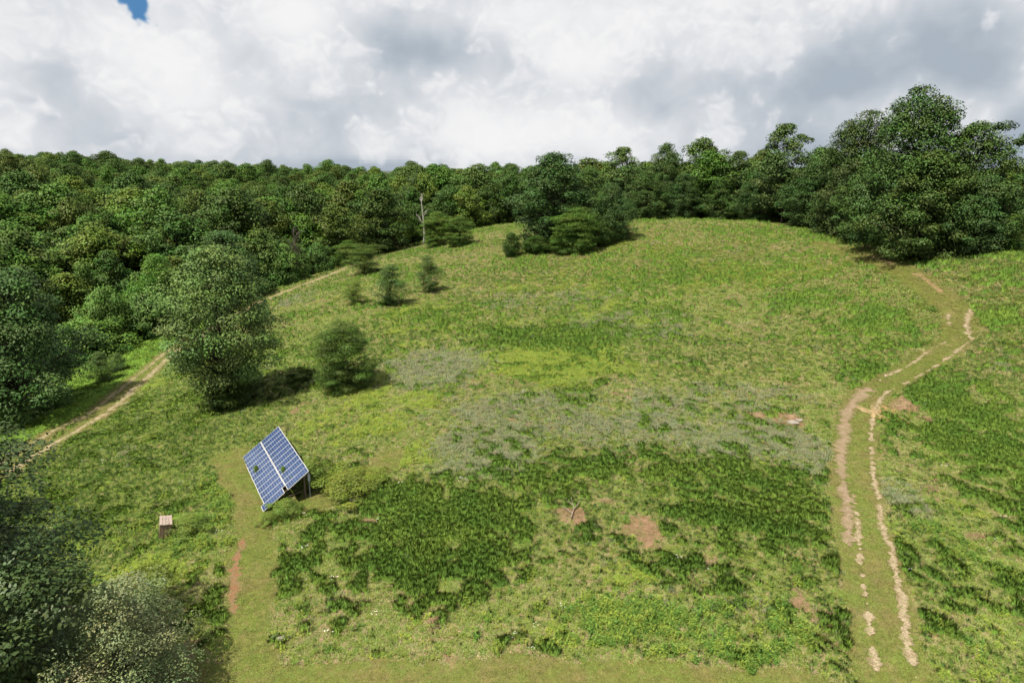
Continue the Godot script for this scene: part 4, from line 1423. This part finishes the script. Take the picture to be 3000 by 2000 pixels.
	plant("thicket", "thicket_shrub", -37.4, -110.0, 6.4, 7.6, 2.0, "grey green shrub with shiny leaves touching the far track", "shrub", "", Color(1.2, 1.25, 1.6))
	plant("thicket", "thicket_shrub", -34.0, -119.5, 5.0, 6.0, 1.0, "dark shrub at the wood edge past the grey twiggy dead tree", "shrub", "", Color(0.8, 0.9, 0.8))
	plant("cedar", "cedar_bush", -25.5, -137.5, 3.2, 4.5, 1.0, "dark cedar bush where the far track meets the wood", "bush", "", Color(0.9, 1.0, 0.9))
	plant("cedar", "cedar_bush", -27.8, -130.5, 2.8, 4.0, 3.0, "low dark cedar bush across the far track from the feathery pair", "bush", "", Color(1.0, 1.1, 0.9))
	# weeds round the solar array
	sprig(-14.8, 1.12, -36.5, 0.4, "small green sprig growing up between the lower panels")
	sprig(-12.6, 1.93, -34.75, 0.32, "thin green sprig poking through a seam of the upper panels")
	plant("low_weeds", "weed_patch", -7.9, -34.6, 0.6, 2.6, 2.6, "low trailing end of the weeds beside the solar array", "weeds", "", Color(1.1, 1.05, 0.85))
	stone(-9.2, -23.6, 0.16, "small white stone on the mown strip")
	stone(0.9, -46.6, 0.2, "pale stone lying in the grey green weeds")
	stone(18.3, -41.9, 0.26, "flat pale rock on bare soil beside the wheel track")
	stone(18.9, -42.3, 0.18, "smaller pale rock beside the flat rock near the wheel track")
	fallen_branch(ground_at(3.0, -31.4))
	plant("low_weeds", "weed_patch", -9.0, -34.1, 0.95, 3.6, 0.0, "yellow green weed patch against the raised back of the solar array", "weeds", "", Color(0.95, 0.9, 0.75))
	plant("low_weeds", "weed_patch", -10.9, -34.6, 1.5, 2.0, 2.0, "rank green weeds under the raised edge of the solar array", "weeds", "", Color(0.95, 1.0, 0.95))
	plant("low_weeds", "weed_patch", -11.6, -31.9, 0.8, 1.7, 1.0, "broad leaved weeds sprouting under the near end of the solar array", "weeds", "", Color(0.9, 1.0, 0.95))
	plant("low_weeds", "weed_patch", -12.35, -31.4, 0.5, 1.2, 3.0, "low weeds at the slipped lower corner of the solar array", "weeds", "", Color(0.95, 1.0, 0.95))
	plant("low_weeds", "weed_patch", -16.3, -31.3, 0.8, 2.2, 4.0, "tangled weeds overgrowing the wooden plank box", "weeds", "", Color(0.9, 1.0, 0.9))

# a bough with loose leaf clumps that reaches out of a crown
func outlier(tree: Node3D) -> void:
	rng.seed = 71
	var into := tree.global_transform.affine_inverse()
	var wood := Batch.new()
	var leaves := Batch.new()
	var from := Vector3(49.6, 19.5, -75.0)
	for e in [[Vector3(52.3, 22.7, -75.4), 0.95], [Vector3(54.4, 21.6, -75.2), 0.7], [Vector3(53.3, 21.0, -74.6), 0.6], [Vector3(51.4, 22.6, -75.8), 0.8]]:
		var tip: Vector3 = e[0]
		var path := PackedVector3Array()
		for q in 5:
			var k := q / 4.0
			path.append(into * (from.lerp(tip, k) + Vector3(0, 0.6 * (k - k * k), 0)))
		wood.tube(path, PackedFloat32Array([0.1, 0.08, 0.06, 0.045, 0.02]), 5, Color.WHITE)
		for i in 420:
			var d := rdir()
			var p := tip + Vector3(d.x, d.y * 0.6, d.z) * (float(e[1]) * sqrt(rng.randf()))
			var nn := (d * 0.4 + Vector3.UP + rdir() * 0.6).normalized()
			var dd := d + rdir() * 0.6
			dd = (dd - nn * dd.dot(nn)).normalized()
			var l := rf(0.18, 0.3)
			var b := rf(0.85, 1.15)
			leaves.leaf(into * p, nn, dd, l, l * 0.6, Color(0.065 * b, 0.12 * b, 0.028 * b))
	var o := part("bough", wood.mesh(), bark_material("bark bough", Color(0.07, 0.058, 0.045)), tree)
	part("foliage", leaves.mesh(), leaf_material("leaves bough", Color(0.9, 0.9, 0.85), 0.55, 0.3, 0.45), o)

func sprig(x: float, y: float, z: float, h: float, label: String) -> void:
	var k: Dictionary = kinds["low_weeds"]
	var o := thing("weed_sprig", Vector3(x, y, z), label, "weeds")
	o.scale = Vector3(0.12, h / k.h, 0.12)
	part("stem", k.trunk, bark_material("bark sprig", Color(0.1, 0.12, 0.05)), o)
	part("leaves", k.crown, leaf_material("leaves sprig", Color(0.8, 1.0, 0.8), 0.55, 0.3, 0.45), o)

func stone(x: float, z: float, r: float, label: String) -> void:
	var st := SurfaceTool.new()
	var ball := SphereMesh.new()
	ball.radius = 1.0
	ball.height = 2.0
	ball.radial_segments = 14
	ball.rings = 8
	var arr := ball.get_mesh_arrays()
	var v: PackedVector3Array = arr[Mesh.ARRAY_VERTEX]
	for i in v.size():
		var k := 1.0 + 0.5 * tiny.get_noise_3d(v[i].x * 1.4 + x, v[i].y * 1.4, v[i].z * 1.4 + z)
		v[i] = Vector3(v[i].x * r * 1.3, v[i].y * r * 0.5, v[i].z * r) * k
	arr[Mesh.ARRAY_VERTEX] = v
	arr[Mesh.ARRAY_NORMAL] = null
	arr[Mesh.ARRAY_TANGENT] = null
	var m := ArrayMesh.new()
	m.add_surface_from_arrays(Mesh.PRIMITIVE_TRIANGLES, arr)
	st.create_from(m, 0)
	st.generate_normals()
	var mat: StandardMaterial3D = mats.get("stone")
	if mat == null:
		mat = StandardMaterial3D.new()
		mat.resource_name = "pale limestone"
		mat.albedo_color = lin(0.42, 0.38, 0.32)
		mat.albedo_texture = mats["grain"]
		mat.uv1_triplanar = true
		mat.uv1_scale = Vector3(2, 2, 2)
		mat.roughness = 0.95
		mats["stone"] = mat
	var o := part(numbered("stone"), st.commit(), mat, self)
	o.position = ground_at(x, z) + Vector3(0, r * 0.15, 0)
	o.rotation.y = x
	tag(o, label, "stone")

func fallen_branch(at: Vector3) -> void:
	var o := thing("fallen_branch", at, "pale dry branch with forked twigs lying on a bare reddish patch", "branch")
	var mat := bark_material("bark dry", Color(0.42, 0.34, 0.26))
	for e in [[Vector3(-0.1, 0.05, 0.9), Vector3(0.12, 0.12, 0.1), Vector3(0.05, 0.3, -0.8)], [Vector3(0.12, 0.12, 0.1), Vector3(0.35, 0.22, -0.2), Vector3(0.5, 0.2, -0.6)], [Vector3(0.0, 0.06, 0.5), Vector3(-0.3, 0.14, 0.1), Vector3(-0.5, 0.12, -0.25)], [Vector3(0.1, 0.14, -0.2), Vector3(-0.12, 0.22, -0.5), Vector3(-0.3, 0.2, -0.9)]]:
		var b := Batch.new()
		b.tube(PackedVector3Array(e), PackedFloat32Array([0.035, 0.025, 0.01]), 6, Color.WHITE)
		part("twig", b.mesh(), mat, o)
